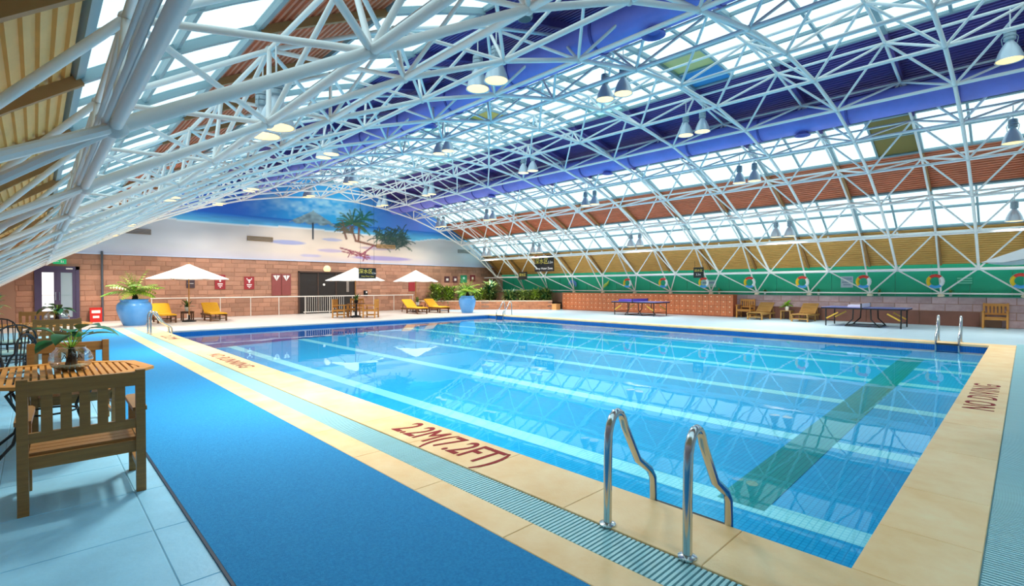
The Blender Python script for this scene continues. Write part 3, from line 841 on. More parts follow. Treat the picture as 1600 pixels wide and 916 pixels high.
MB().box(-0.22, 0.22, -0.05, 0, -0.11, 0.11).obj('sign_box', mat('exit_green', '#1f9a63', 0.4, emit='#1fae6c', estr=0.5), ex)
ic = MB(); ic.box(-0.15, -0.02, -0.056, -0.05, -0.012, 0.012); ic.add([(-0.19, -0.055, 0), (-0.13, -0.055, 0.04), (-0.13, -0.055, -0.04)], [(0, 1, 2)]); ic.box(0.04, 0.07, -0.056, -0.05, -0.06, 0.05); ic.box(0.10, 0.13, -0.056, -0.05, -0.06, 0.03)
ic.obj('pictogram', M_signwhite, ex)
rb = thing('extinguisher_box', 'red fire extinguisher box with white labels by the grey pipe', 'box', (1.95, YE - 0.3, 0))
MB().box(-0.21, 0.21, -0.14, 0.14, 0.0, 0.62).obj('body', mat('fire_red', '#d2261c', 0.4), rb)
MB().box(-0.215, 0.215, -0.15, 0.15, 0.60, 0.64).obj('lid', mat('fire_red', '#d2261c'), rb)
MB().box(-0.15, 0.15, -0.148, -0.14, 0.40, 0.53).obj('label_plate', M_signwhite, rb); MB().box(-0.11, 0.11, -0.148, -0.14, 0.18, 0.28).obj('label_plate', M_signwhite, rb)

# passage in the end wall: flat panel, the opening's shade put into its colour
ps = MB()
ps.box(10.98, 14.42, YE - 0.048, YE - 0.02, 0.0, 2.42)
pg = struct(ps.obj('door_2', M_passage_shade), 'wide passage in the end wall behind the railing, its shade painted on a panel')
pf = MB(); pf.box(10.94, 11.02, YE - 0.10, YE, 0, 2.46); pf.box(14.38, 14.46, YE - 0.10, YE, 0, 2.46); pf.box(10.94, 14.46, YE - 0.10, YE, 2.40, 2.48)
pf.obj('passage_frame', mat('passage_trim', '#4a3329', 0.6), pg)
for x in (12.1, 13.2): MB().box(x - 0.03, x + 0.03, YE - 0.075, YE - 0.04, 0, 2.4).obj('mullion', mat('passage_trim', '#4a3329'), pg)
MB().box(13.86, 14.02, YE - 0.075, YE - 0.045, 1.25, 1.95).obj('notice', mat('pale_notice', '#8d8078', 0.6), pg)
MB().lathe([(0.07, 0), (0.07, 0.03)], 14).obj('notice_disc', M_signwhite, pg).matrix_local = Matrix.Translation((12.45, YE - 0.05, 1.7)) @ Matrix.Rotation(PI / 2, 4, 'X')

# wall signs on the stone
def wall_plate(name, lab, x0, x1, z0, z1, m, marks, mm, thick=0.03, group=None):
    t = thing(name, lab, 'sign', ((x0 + x1) / 2, YE - 0.021, (z0 + z1) / 2), group=group)
    w = (x1 - x0) / 2; h = (z1 - z0) / 2
    MB().box(-w, w, -thick, 0, -h, h).obj('plate', m, t)
    b = MB()
    for (a, c, d, e) in marks: b.box(a * w, c * w, -thick - 0.006, -thick, d * h, e * h)
    if marks: b.obj('print', mm, t)
    return t
icon = [(-0.55, -0.35, 0.55, 0.75), (0.35, 0.55, 0.55, 0.75), (-0.35, 0.35, 0.35, 0.55), (-0.15, 0.15, 0.0, 0.35), (-0.5, 0.5, -0.35, -0.2), (-0.4, 0.4, -0.6, -0.48), (-0.12, 0.12, -0.8, -0.68)]
wall_plate('notice_board', 'dark framed notice behind the pole of the leftmost sunshade', 5.46, 5.82, 1.52, 1.98, mat('dark_notice', '#46343c', 0.6), [(-0.7, 0.7, -0.1, 0.0)], M_signwhite)
wall_plate('wall_sign', 'red sign with white print beside the leftmost sunshade canopy', 6.71, 7.2, 1.45, 2.2, M_signred, icon, M_signwhite)
wall_plate('wall_sign', 'red sign with white print alone on the stone wall', 8.1, 8.6, 1.44, 2.12, M_signred, icon, M_signwhite)
for x0, x1, lab in ((9.5, 10.0, 'left panel of the tall maroon double board'), (10.03, 10.53, 'right panel of the tall maroon double board')):
    t = thing('tall_board', lab + ' left of the passage', 'board', ((x0 + x1) / 2, YE - 0.021, 1.7)); w = (x1 - x0) / 2
    MB().box(-w, w, -0.05, 0, -0.6, 0.6).obj('board', mat('maroon_board', '#8e4643', 0.6, var=0.1), t)
    MB().add([(-w * .75, -0.056, 0.5), (-w * .1, -0.056, 0.52), (0, -0.056, 0.2)], [(0, 1, 2)]).add([(w * .1, -0.056, 0.52), (w * .75, -0.056, 0.5), (0, -0.056, 0.2)], [(0, 1, 2)]).obj('pennant', M_signwhite, t)
ck = thing('wall_lamp', 'round cream globe lamp on the wall above the dark passage', 'lamp', (12.66, YE - 0.021, 2.63))
o = MB().lathe([(0.21, 0), (0.20, 0.04), (0.14, 0.08), (0.001, 0.10)], 24, cap1=False).obj('globe', mat('globe_cream', '#f8dfa0', 0.4, emit='#ffdf98', estr=0.6), ck, True); o.rotation_euler = (PI / 2, 0, 0)
o = MB().lathe([(0.23, 0), (0.23, 0.02)], 24).obj('rim', M_cream, ck, True); o.rotation_euler = (PI / 2, 0, 0)
ph = thing('wall_phone', 'black wall telephone right of the dark passage', 'telephone', (15.14, YE - 0.021, 1.15))
MB().box(-0.13, 0.13, -0.07, 0, -0.18, 0.18).obj('case', M_blackplast, ph); MB().tube([(-0.07, -0.09, -0.12), (-0.07, -0.11, 0), (-0.07, -0.09, 0.12)], 0.03, 8).obj('handset', M_blackplast, ph)
MB().box(0.0, 0.09, -0.076, -0.07, 0.02, 0.12).obj('dial_plate', M_signwhite, ph)
wall_plate('wall_sign', 'dark red sign below the sunshade nearest the planter', 18.32, 18.83, 1.27, 1.88, M_signred, [], M_signwhite)
wall_plate('wall_sign', 'left of two small dark framed pictures above the planter', 21.32, 21.77, 1.9, 2.32, mat('frame_maroon', '#5b2f38', 0.5), [(-0.4, 0.5, -0.5, 0.3)], M_signwhite)
wall_plate('wall_sign', 'right of two small dark framed pictures above the planter', 22.06, 22.48, 1.9, 2.33, mat('frame_maroon', '#5b2f38'), [(-0.4, 0.5, -0.5, 0.3)], M_signwhite)
wall_plate('wall_sign', 'green sign with pale disc on the stone wall above the planter', 22.78, 23.38, 1.86, 2.43, mat('sign_green', '#1a8a66', 0.5), [(-0.3, 0.3, -0.1, 0.5)], mat('sign_aqua', '#bfeadd', 0.5))
wall_plate('wall_sign', 'small red sign near the corner of the stone wall', 23.69, 24.19, 1.97, 2.45, mat('sign_maroon', '#7d3038', 0.5), [(-0.4, 0.3, -0.4, 0.4)], M_cream)

# ---- railing in front of the end wall
rl = thing('railing', 'white metal railing in front of the end wall', 'railing', (0, 28.55, 0))
MB().tube([(3.9, 0, 1.02), (18.3, 0, 1.02)], 0.03, 8).obj('top_rail', M_rail, rl, True)
MB().tube([(11.0, 0, 0.12), (13.4, 0, 0.12)], 0.02, 8).obj('bottom_rail', M_rail, rl, True)
for i in range(11): MB().tube([(3.95 + 1.43 * i, 0, 0), (3.95 + 1.43 * i, 0, 1.02)], 0.022, 8).obj('post', M_rail, rl, True)
bm_ = MB().tube([(0, 0, 0.12), (0, 0, 1.0)], 0.011, 6).mesh('baluster', M_rail)
for i in range(19): link('baluster', bm_, rl, (11.15 + 0.125 * i, 0, 0))

# ---- long wall with green panels
LW = 26.72
wr = MB().box(LW, XR + 0.1, YB, YE, 0, 1.17); wall_r = struct(wr.obj('wall_right', M_mortar), 'low mauve stone wall under the green panels')
bk = {}
for r in range(4):
    z0 = r * 0.2925; yv = -1.0 - (0.4 if r % 2 else 0)
    while yv < 11.0:
        y0, y1 = yv, yv + 0.82; yv = y1
        if z0 < 0.5 and y0 > 0.9 - 0.41: continue
        key = 'r'
        if key not in bk: bk[key] = block_mesh(0.82, 0.2925, M_stone_r)
        o = link('stone_block', bk[key], wall_r); o.matrix_local = Matrix.Translation((LW + random.uniform(0, 0.01), y1, z0)) @ Matrix.Rotation(-PI / 2, 4, 'Z')
for y0 in np.arange(1.25, 10.4, 1.84):
    MB().box(LW - 0.03, LW, y0 + 0.008, y0 + 1.832, 0.0, 0.575).obj('plinth_board', M_plinth, wall_r)
MB().box(LW - 0.03, XR, YB, YE, 1.15, 1.19).obj('coping_board', mat('ledge_green', '#4d8a78', 0.5), wall_r)
gw = thing('wall_green', 'green panelled upper wall behind the life rings', None, kind='structure')
gp = MB().box(0, 0.04, 0.012, 1.188, 1.19, 2.78).mesh('green_panel', M_green)
for k in range(-5, 25): link('green_panel', gp, gw, (XR, Y0O + k * 1.2 + 0.35, 0))
MB().box(XR + 0.03, XR + 0.1, YB, YE, 1.17, 2.8).obj('panel_backing', M_greenseam, gw)
MB().box(XR - 0.02, XR + 0.06, YB, YE, 2.78, 2.86).obj('eaves_strip', M_green, gw)
# left long wall (mostly out of the picture)
wl_ = MB().box(XL - 0.2, XL, YB, YE, 0, 2.9); struct(wl_.obj('wall_left', M_stone_r), 'low side wall behind the tables')

# ================================================================== PLANTS helpers
def leaf_blade(b, base, d, ln, w, droop, nseg=4, up=(0, 0, 1)):
    """flat tapering leaf that arches over"""
    base = Vector(base); d = Vector(d).normalized(); side = d.cross(Vector(up))
    if side.length < 0.05: side = Vector((1, 0, 0))
    side.normalize(); vs = []; p = base.copy(); dd = d.copy()
    for i in range(nseg + 1):
        t = i / nseg; ww = w * (0.35 + 1.3 * t * (1 - t) * 2) * (1 - t ** 3) + 0.002
        vs += [p + side * ww / 2, p - side * ww / 2]
        dd = (dd + Vector((0, 0, -droop / nseg))).normalized(); p = p + dd * ln / nseg
    b.add(vs, [(2 * i, 2 * i + 1, 2 * i + 3, 2 * i + 2) for i in range(nseg)])
def broad_leaf(b, base, d, ln, w, droop):
    base = Vector(base); d = Vector(d).normalized(); side = d.cross(Vector((0, 0, 1)))
    if side.length < 0.05: side = Vector((1, 0, 0))
    side.normalize(); vs = []; p = base.copy(); dd = d.copy(); n = 6
    prof = [0.25, 0.85, 1.0, 0.9, 0.65, 0.35, 0.02]
    for i in range(n + 1):
        ww = w * prof[i]; nrm = side.cross(dd).normalized()
        vs += [p + side * ww / 2 + nrm * ww * 0.12, p, p - side * ww / 2 + nrm * ww * 0.12]
        dd = (dd + Vector((0, 0, -droop / n))).normalized(); p = p + dd * ln / n
    b.add(vs, [f for i in range(n) for f in ((3 * i, 3 * i + 1, 3 * i + 4, 3 * i + 3), (3 * i + 1, 3 * i + 2, 3 * i + 5, 3 * i + 4))])
def frond_mesh(b, base, az, elev, ln, w, droop, n=9):
    """pinnate palm frond"""
    p = Vector(base); d = Vector((math.cos(az) * math.cos(elev), math.sin(az) * math.cos(elev), math.sin(elev)))
    pts = [p.copy()]
    for i in range(n):
        d = (d + Vector((0, 0, -droop / n))).normalized(); p = p + d * ln / n; pts.append(p.copy())
        s = d.cross(Vector((0, 0, 1))).normalized(); t = (i + 1) / n
        l_ = w * (0.5 + 1.6 * t * (1 - t) * 1.4) * (1 - 0.55 * t)
        if i > 0:
            for sg in (-1, 1):
                leaf_blade(b, p, s * sg * 0.9 + d * 0.7 + Vector((0, 0, 0.15)), l_, 0.055 * w / 0.4 + 0.02, 0.8, 2)
    b.tube(pts, [0.018 * (1 - 0.8 * i / n) for i in range(n + 1)], 4)

def big_pot(label, loc, R, H, plabel, leafm):
    t = thing('glazed_pot', label, 'pot', loc)
    pr = [(0.60, 0), (0.66, 0.05), (0.80, 0.25), (0.94, 0.48), (1.0, 0.66), (0.98, 0.78), (0.90, 0.87), (0.80, 0.91), (0.78, 0.96), (0.84, 1.0), (0.80, 1.01), (0.72, 0.97), (0.70, 0.90)]
    MB().lathe([(r * R, z * H) for r, z in pr], 72, cap1=False, flute=0.025, nf=36).obj('vessel', M_bluepot, t, True)
    MB().lathe([(0.74 * R, 0.93 * H), (0.3 * R, 0.95 * H), (0.001, 0.96 * H)], 24, cap0=False, cap1=False).obj('soil', M_soil, t)
    p = thing('potted_palm', plabel, 'plant', (loc[0], loc[1], loc[2] + 0.93 * H))
    MB().tube([(0, 0, 0), (0.03, 0, 0.15), (0, 0.02, 0.32)], [0.12, 0.10, 0.07], 8).obj('trunk', M_soil, p, True)
    r = random.Random(int(R * 100))
    for i in range(24):
        b = MB(); frond_mesh(b, (0, 0, 0.28), 2 * PI * i / 12 + r.uniform(-.2, .2), r.uniform(0.45, 1.45), R * r.uniform(1.5, 2.0), 0.6 * R / 0.7, r.uniform(0.9, 1.6), 9)
        b.obj('frond', leafm if i % 3 else M_leaf4, p)
    return t
big_pot('large ribbed blue glazed pot at the near end of the stone wall', (2.93, 25.35, 0), 0.58, 1.06, 'yellow-green palm growing in the nearer blue pot', M_leaf2)
big_pot('blue glazed pot in front of the brick planter', (18.75, 23.35, 0), 0.50, 1.02, 'yellow-green palm growing in the blue pot by the planter', M_leaf2)

# ================================================================== FURNITURE
def armchair_proto(m, name='garden_armchair'):
    t = thing(name, 'x', 'chair')
    W = 0.33; H = 0.95
    # local: faces +y, back at y=-0.30
    for s in (-1, 1):
        MB().box(s * W - 0.03, s * W + 0.03, -0.33, -0.27, 0, H).obj('back_post', m, t)
        MB().box(s * W - 0.028, s * W + 0.028, 0.25, 0.31, 0, 0.62).obj('leg', m, t)
        a = MB().add([(s * W - 0.045, -0.27, 0.62), (s * W + 0.045, -0.27, 0.62), (s * W + 0.05, 0.28, 0.62), (s * W + 0.03, 0.36, 0.62), (s * W - 0.03, 0.36, 0.62), (s * W - 0.05, 0.28, 0.62),
                      (s * W - 0.045, -0.27, 0.65), (s * W + 0.045, -0.27, 0.65), (s * W + 0.05, 0.28, 0.65), (s * W + 0.03, 0.36, 0.65), (s * W - 0.03, 0.36, 0.65), (s * W - 0.05, 0.28, 0.65)],
                     [(5, 4, 3, 2, 1, 0), (6, 7, 8, 9, 10, 11)] + [(i, (i + 1) % 6, 6 + (i + 1) % 6, 6 + i) for i in range(6)])
        a.obj('armrest', m, t)
        MB().box(s * W - 0.015, s * W + 0.015, -0.27, 0.25, 0.34, 0.40).obj('side_rail', m, t)
        MB().box(s * W - 0.012, s * W + 0.012, -0.27, 0.25, 0.13, 0.17).obj('stretcher', m, t)
    MB().box(-W + 0.03, W - 0.03, -0.325, -0.285, 0.83, 0.935).obj('top_rail', m, t)
    MB().box(-W + 0.03, W - 0.03, -0.32, -0.29, 0.50, 0.57).obj('lower_rail', m, t)
    sl = MB().box(-0.031, 0.031, -0.013, 0.013, 0.57, 0.83).mesh('back_slat', m)
    for i in range(5): link('back_slat', sl, t, (-0.205 + i * 0.1025, -0.305, 0))
    ss = MB().box(-W + 0.03, W - 0.03, -0.045, 0.045, 0.40, 0.422).mesh('seat_slat', m)
    for i in range(6): link('seat_slat', ss, t, (0, -0.225 + i * 0.1, 0))
    MB().box(-W + 0.03, W - 0.03, -0.30, -0.27, 0.31, 0.40).obj('back_apron', m, t)
    MB().box(-W + 0.03, W - 0.03, 0.262, 0.29, 0.32, 0.40).obj('apron', m, t)
    return t
CH = armchair_proto(M_teak)
CH.location = (0.265, 5.12, 0); CH.rotation_euler = (0, 0, math.radians(-1.5)); CH['label'] = 'teak garden armchair nearest the camera, seen from behind'
CH['group'] = 'teak garden armchairs'
dup(CH, (0.30, 7.50, 0), PI + 0.05, 'teak garden armchair across the near table, behind the glass bowl')
dup(CH, (0.33, 13.75, 0), -0.03, 'teak garden armchair on the near side of the second table')
dup(CH, (0.05, 17.7, 0), PI, 'teak garden armchair on the far side of the second table')
CH2 = armchair_proto(M_teak2)
CH2.location = (26.30, 0.80, 0); CH2.rotation_euler = (0, 0, PI / 2); CH2['label'] = 'honey teak armchair against the stone wall by the right-hand picture edge'; CH2['group'] = 'teak garden armchairs'
dup(CH2, (26.25, 9.98, 0), PI / 2, 'honey teak armchair at the end of the orange lockers')
# dining set at the mural end
R_ = Vector((0.72, -0.694, 0)); F_ = Vector((0.694, 0.72, 0)); T_ = Vector((11.75, 23.75, 0))
def at_dir(v): return math.atan2(v.y, v.x) - PI / 2
dup(CH2, tuple(T_ - R_ * 0.72), at_dir(R_), 'honey teak armchair left of the round table under the middle sunshade')
dup(CH2, tuple(T_ + R_ * 0.80), at_dir(-R_), 'honey teak armchair right of the round table under the middle sunshade')
dup(CH2, tuple(T_ + F_ * 1.15 - R_ * 0.35), at_dir(-F_), 'honey teak armchair behind the round table under the middle sunshade')
rt = thing('round_table', 'dark round garden table under the middle sunshade', 'table', (T_.x + 0.05, T_.y - 0.05, 0))
MB().lathe([(0.001, 0.70), (0.42, 0.70), (0.44, 0.715), (0.44, 0.73), (0.001, 0.735)], 24, cap0=False, cap1=False).obj('tabletop', wood('dark_teak', '#6e4526', '#57361e'), rt, True)
MB().tube([(0, 0, 0.05), (0, 0, 0.70)], 0.04, 10).obj('pedestal', M_black, rt, True)
for i in range(4):
    a = i * PI / 2 + 0.4; MB().tube([(0, 0, 0.12), (math.cos(a) * 0.15, math.sin(a) * 0.15, 0.10), (math.cos(a) * 0.32, math.sin(a) * 0.32, 0.012)], 0.02, 6).obj('foot', M_black, rt, True)

# square slatted tables
def slat_table(label, loc, rz):
    """octagonal top: eight border boards round slats that run along the hall"""
    t = thing('slatted_table', label, 'table', loc, 0, 'slatted teak tables')
    z0, z1 = 0.715, 0.745; Ro, Ri = 0.84, 0.72
    an = [rz + i * PI / 4 for i in range(8)]
    for i in range(8):
        a, c = an[i] + 0.006, an[(i + 1) % 8] - 0.006
        MB().prism([(Ri * math.cos(a), Ri * math.sin(a)), (Ro * math.cos(a), Ro * math.sin(a)), (Ro * math.cos(c), Ro * math.sin(c)), (Ri * math.cos(c), Ri * math.sin(c))], z0, z1).obj('border_board', M_teak2, t)
    x = -0.66
    while x < 0.67:
        # clip the line x=const against the inner octagon
        lo, hi = -9, 9
        for i in range(8):
            m = an[i] + PI / 8; d = (Ri - 0.003) * math.cos(PI / 8); cx, sy = math.cos(m), math.sin(m)
            if abs(sy) < 1e-6: continue
            v = (d - cx * x) / sy
            if sy > 0: hi = min(hi, v)
            else: lo = max(lo, v)
        if hi - lo > 0.06: MB().box(x - 0.019, x + 0.019, lo, hi, z0 + 0.002, z1 - 0.003).obj('top_slat', M_teak2, t)
        x += 0.055
    MB().box(-0.6, 0.6, -0.04, 0.04, z0 - 0.03, z0).obj('batten', M_teak, t)
    for sx in (-1, 1):
        for sy in (-1, 1):
            pts = [(sx * 0.16, sy * 0.16, z0 - 0.01), (sx * 0.30, sy * 0.30, 0.60), (sx * 0.20, sy * 0.20, 0.36), (sx * 0.26, sy * 0.26, 0.14), (sx * 0.38, sy * 0.38, 0.01)]
            MB().tube(pts, 0.014, 6).obj('iron_leg', M_black, t, True)
    MB().tube([(0.2 * math.cos(i * PI / 8), 0.2 * math.sin(i * PI / 8), 0.36) for i in range(16)], 0.01, 6, closed=True).obj('iron_ring', M_black, t, True)
    return t
slat_table('octagonal slatted teak table holding the nearer glass bowl', (0.10, 6.72, 0), math.radians(-14))
slat_table('octagonal slatted teak table holding the farther glass bowl', (0.15, 15.5, 0), math.radians(-10))

def bowl_plant(label, plabel, loc, seed, R=0.175, n=8):
    t = thing('glass_bowl', label, 'bowl', loc)
    pr = [(0.35, 0), (0.62, 0.05), (0.88, 0.25), (1.0, 0.55), (0.98, 0.8), (0.86, 1.05), (0.70, 1.22), (0.66, 1.28), (0.70, 1.32)]
    MB().lathe([(r * R, z * R) for r, z in pr], 32, cap1=False).obj('glass', M_bowlglass, t, True)
    MB().lathe([(0.33 * R, 0.03 * R), (0.60 * R, 0.07 * R), (0.80 * R, 0.2 * R), (0.82 * R, 0.24 * R), (0.3 * R, 0.30 * R), (0.001, 0.32 * R)], 20, cap1=False).obj('pebbles', mat('pebbles', '#8d8450', 0.6, col2='#d8d4c0', vscale=40), t, True)
    p = thing('water_plant', plabel, 'plant', (loc[0], loc[1], loc[2] + 0.03))
    r = random.Random(seed); rt_ = MB()
    MB().tube([(0, 0, 0.02), (0.01, 0, 0.12), (0, 0.01, 0.22)], [0.05, 0.035, 0.02], 8).obj('root_ball', M_soil, p, True)
    for i in range(n):
        a = 2 * PI * i / n + r.uniform(-.4, .4); rad = r.uniform(0.05, 0.16); hh = r.uniform(0.26, 0.40)
        tip = Vector((rad * math.cos(a), rad * math.sin(a), hh))
        st = MB().tube([(0, 0, 0.18), (tip.x * 0.4, tip.y * 0.4, hh * 0.75), tip], [0.006, 0.005, 0.004], 5).obj('stem', M_leaf4, p, True)
        b = MB(); broad_leaf(b, tip, (math.cos(a), math.sin(a), r.uniform(-0.1, 0.6)), r.uniform(0.20, 0.32), r.uniform(0.14, 0.20), r.uniform(0.5, 1.3))
        b.obj('leaf', M_leaf, p, True)
    return t
bw = bowl_plant('round glass bowl with letters on the near slatted table', 'dark green leafy plant in the nearer glass bowl', (0.26, 6.78, 0.747), 3, n=9)
me = text_mesh('ASPA', 0.07, M_black, 0.001)
o = link('lettering', me, bw); o.location = (-0.0, -0.18, 0.145); o.rotation_euler = (PI / 2, 0, 0.06)
bowl_plant('round glass bowl on the farther slatted table', 'dark green leafy plant in the farther glass bowl', (0.35, 15.3, 0.747), 8, R=0.22, n=11)

# black metal garden chairs at the left picture edge
def iron_chair(label, loc, rz, cushion, back=None):
    t = thing('iron_chair', label, 'chair', loc, rz, 'black iron chairs by the left edge')
    MB().tube([(0.27 * math.cos(i * PI / 10), 0.27 * math.sin(i * PI / 10), 0.42) for i in range(20)], 0.016, 6, closed=True).obj('seat_ring', M_black, t, True)
    MB().lathe([(0.25, 0.42), (0.265, 0.45), (0.25, 0.475), (0.001, 0.485)], 24, cap1=False).obj('seat_cushion', cushion, t, True)
    for a in (0.6, 2.5, 3.8, 5.6): MB().tube([(0.25 * math.cos(a), 0.25 * math.sin(a), 0.42), (0.22 * math.cos(a), 0.22 * math.sin(a), 0.22), (0.29 * math.cos(a), 0.29 * math.sin(a), 0.012)], 0.013, 6).obj('leg', M_black, t, True)
    pts = [(-0.26, -0.1, 0.42), (-0.29, -0.2, 0.65)] + [(0.29 * math.cos(PI - i * PI / 8), -0.24, 0.70 + 0.24 * math.sin(i * PI / 8)) for i in range(9)] + [(0.29, -0.2, 0.65), (0.26, -0.1, 0.42)]
    MB().tube(pts, 0.014, 6).obj('back_hoop', M_black, t, True)
    MB().tube([(0.27 * math.cos(i * PI / 10), 0.27 * math.sin(i * PI / 10), 0.30) for i in range(20)], 0.008, 5, closed=True).obj('stretcher_ring', M_black, t, True)
    for i in range(5):
        x = -0.18 + 0.09 * i; MB().tube([(x, -0.2, 0.44), (x * 1.05, -0.235, 0.72 + 0.2 * math.sqrt(max(0, 1 - (x / 0.29) ** 2)))], 0.008, 5).obj('back_bar', M_black, t, True)
    if back is not None:
        poly = [(0.27 * math.cos(PI - i * PI / 10), 0.70 + 0.225 * math.sin(i * PI / 10)) for i in range(11)] + [(0.26, 0.46), (-0.26, 0.46)]
        n = len(poly); MB().add([(x, -0.265, z) for x, z in poly] + [(x, -0.25, z) for x, z in poly], [tuple(range(n)), tuple(range(2 * n - 1, n - 1, -1))] + [(i, n + i, n + (i + 1) % n, (i + 1) % n) for i in range(n)]).obj('back_cloth', back, t)
    return t
M_mint = mat('mint_cushion', '#b9dcd6', 0.8, col2='#9fcfcf', vscale=8)
M_bluecloth = mat('blue_towel', '#2c4f8a', 0.85, col2='#7fa6b8', vscale=7)
iron_chair('black iron chair with mint cushion at the left edge, nearest', (-0.32, 9.7, 0), 1.2, M_mint)
iron_chair('black iron chair with mint cushion at the left edge, middle', (-0.36, 12.2, 0), 0.5, M_mint)
iron_chair('black iron chair with mint cushion at the left edge, farthest', (-0.36, 14.6, 0), -0.6, M_mint)
iron_chair('black iron chair with blue and yellow towel over its back', (-0.64, 7.9, 0), 2.6, M_mint, M_bluecloth)
# leafy shrub at the left edge
def bush(label, loc, rx, h, n, m1, m2, seed, ln=0.4, w=0.05, group=None, name='leafy_shrub', droop=1.0):
    t = thing(name, label, 'plant', loc, 0, group); r = random.Random(seed)
    b1, b2 = MB(), MB()
    for i in range(n):
        a = r.uniform(0, 2 * PI); q = r.uniform(0, 1) ** 0.7 * rx
        z0 = r.uniform(0.05, h * 0.75); d = (math.cos(a) * r.uniform(.3, 1), math.sin(a) * r.uniform(.3, 1), r.uniform(0.2, 1.4))
        leaf_blade(b1 if r.random() < 0.6 else b2, (q * math.cos(a) * 0.7, q * math.sin(a) * 0.7, z0), d, ln * r.uniform(.6, 1.2), w * r.uniform(.7, 1.3), droop * r.uniform(.5, 1.4))
    f = b1.obj('foliage', m1, t); f['kind'] = 'stuff'
    f = b2.obj('foliage_light', m2, t); f['kind'] = 'stuff'
    st = MB()
    for i in range(5):
        a = 2 * PI * i / 5; st.tube([(0.04 * math.cos(a), 0.04 * math.sin(a), 0), (rx * 0.4 * math.cos(a), rx * 0.4 * math.sin(a), h * 0.7)], [0.015, 0.006], 5)
    st.obj('stems', M_soil, t)
    return t
pt = thing('tall_planter', 'tall pale planter at the left edge by the door wall', 'pot', (-1.15, 22.2, 0))
MB().lathe([(0.26, 0), (0.34, 0.7), (0.36, 0.72), (0.36, 0.76), (0.30, 0.76), (0.28, 0.70), (0.001, 0.70)], 20, cap1=False).obj('vessel', mat('pale_planter', '#cfc6a6', 0.6, var=0.1), pt, True)
bush('bushy green shrub in the tall planter at the left edge', (-1.15, 22.2, 0.70), 0.45, 0.8, 160, M_leaf, M_leaf4, 21, 0.32, 0.09)

# ---- sun loungers
def lounger_proto(frame_m, cush, name, cover=True):
    t = thing(name, 'x', 'lounger')     # head at +y, foot at -y
    W = 0.32
    for s in (-1, 1): MB().box(s * W - 0.022, s * W + 0.022, -0.95, 0.92, 0.24, 0.32).obj('side_rail', frame_m, t)
    for y in (-0.85, 0.25):
        for s in (-1, 1): MB().box(s * W - 0.03, s * W + 0.03, y - 0.035, y + 0.035, 0, 0.30).obj('leg', frame_m, t)
        MB().box(-W, W, y - 0.02, y + 0.02, 0.10, 0.15).obj('stretcher', frame_m, t)
    for s in (-1, 1): MB().beam((s * (W - 0.04), 0.88, 0.06), (s * (W - 0.04), 0.72, 0.55), 0.035, 0.035).obj('back_prop', frame_m, t)
    if cover:
        def pad(p0, p1, th, nm):
            b = MB(); d = (Vector(p1) - Vector(p0)); n = Vector((1, 0, 0)).cross(d).normalized(); ns = 6; vs = []
            for i in range(ns + 1):
                q = Vector(p0) + d * i / ns; e_ = 1 - 0.25 * (i in (0, ns))
                for s_ in (-W - 0.02, -W * 0.6, 0, W * 0.6, W + 0.02):
                    vs.append(q + Vector((s_, 0, 0)) + n * (th * e_ * (0.7 if abs(s_) > W else 1)))
                for s_ in (-W - 0.02, W + 0.02): vs.append(q + Vector((s_, 0, 0)))
            fs = []
            for i in range(ns):
                a = 7 * i; c = a + 7
                for k in range(4): fs.append((a + k, a + k + 1, c + k + 1, c + k))
                fs += [(a + 5, a, c, c + 5), (a + 4, a + 6, c + 6, c + 4), (a + 6, a + 5, c + 5, c + 6)]
            fs += [(5, 6, 4, 3, 2, 1, 0), tuple(7 * ns + k for k in (0, 1, 2, 3, 4, 6, 5))]
            b.add(vs, fs).obj(nm, cush, t, True)
        pad((0, -0.97, 0.325), (0, 0.22, 0.325), 0.075, 'seat_cushion'); pad((0, 0.22, 0.34), (0, 0.84, 0.78), 0.075, 'back_cushion')
    else:
        me = MB().box(-W - 0.01, W + 0.01, -0.035, 0.035, 0.32, 0.34).mesh('seat_slat', frame_m)
        for i in range(14): link('seat_slat', me, t, (0, -0.90 + i * 0.085, 0))
        bp = MB(); bp.beam((-W + 0.01, 0.22, 0.34), (-W + 0.01, 0.84, 0.78), 0.045, 0.03); bp.beam((W - 0.01, 0.22, 0.34), (W - 0.01, 0.84, 0.78), 0.045, 0.03); bp.obj('back_frame', frame_m, t)
        for i in range(9):
            f_ = (i + 0.5) / 9; y = 0.22 + 0.62 * f_; z = 0.34 + 0.44 * f_
            MB().beam((-W, y, z + 0.015), (W, y, z + 0.015), 0.016, 0.062, (0, 0.62, 0.44)).obj('back_slat', frame_m, t)
    return t
DK = wood('dark_teak', '#6e4526', '#57361e')
LO = lounger_proto(DK, M_yellow, 'sun_lounger')
GL = 'yellow cushioned sun loungers'
LO.location = (4.12, 26.75, 0); LO['label'] = 'yellow cushioned sun lounger beside the nearer blue pot'; LO['group'] = GL
dup(LO, (6.05, 26.55, 0), 0, 'yellow cushioned sun lounger right of the leftmost sunshade pole')
dup(LO, (16.1, 25.05, 0), 0, 'yellow cushioned sun lounger left of the sunshade by the planter')
dup(LO, (17.7, 25.1, 0), 0, 'yellow cushioned sun lounger right of the sunshade by the planter')
M_tanlounge = wood('tan_teak', '#b58a4a', '#9c7339')
LT = lounger_proto(M_tanlounge, None, 'slatted_lounger', False)
LT.location = (25.65, 9.0, 0); LT.rotation_euler = (0, 0, -PI / 2 + 0.0); LT['label'] = 'bare teak slatted lounger nearer the orange lockers'; LT['group'] = 'bare teak loungers by the stone wall'
dup(LT, (25.6, 7.05, 0), -PI / 2, 'bare teak slatted lounger nearer the table tennis table')

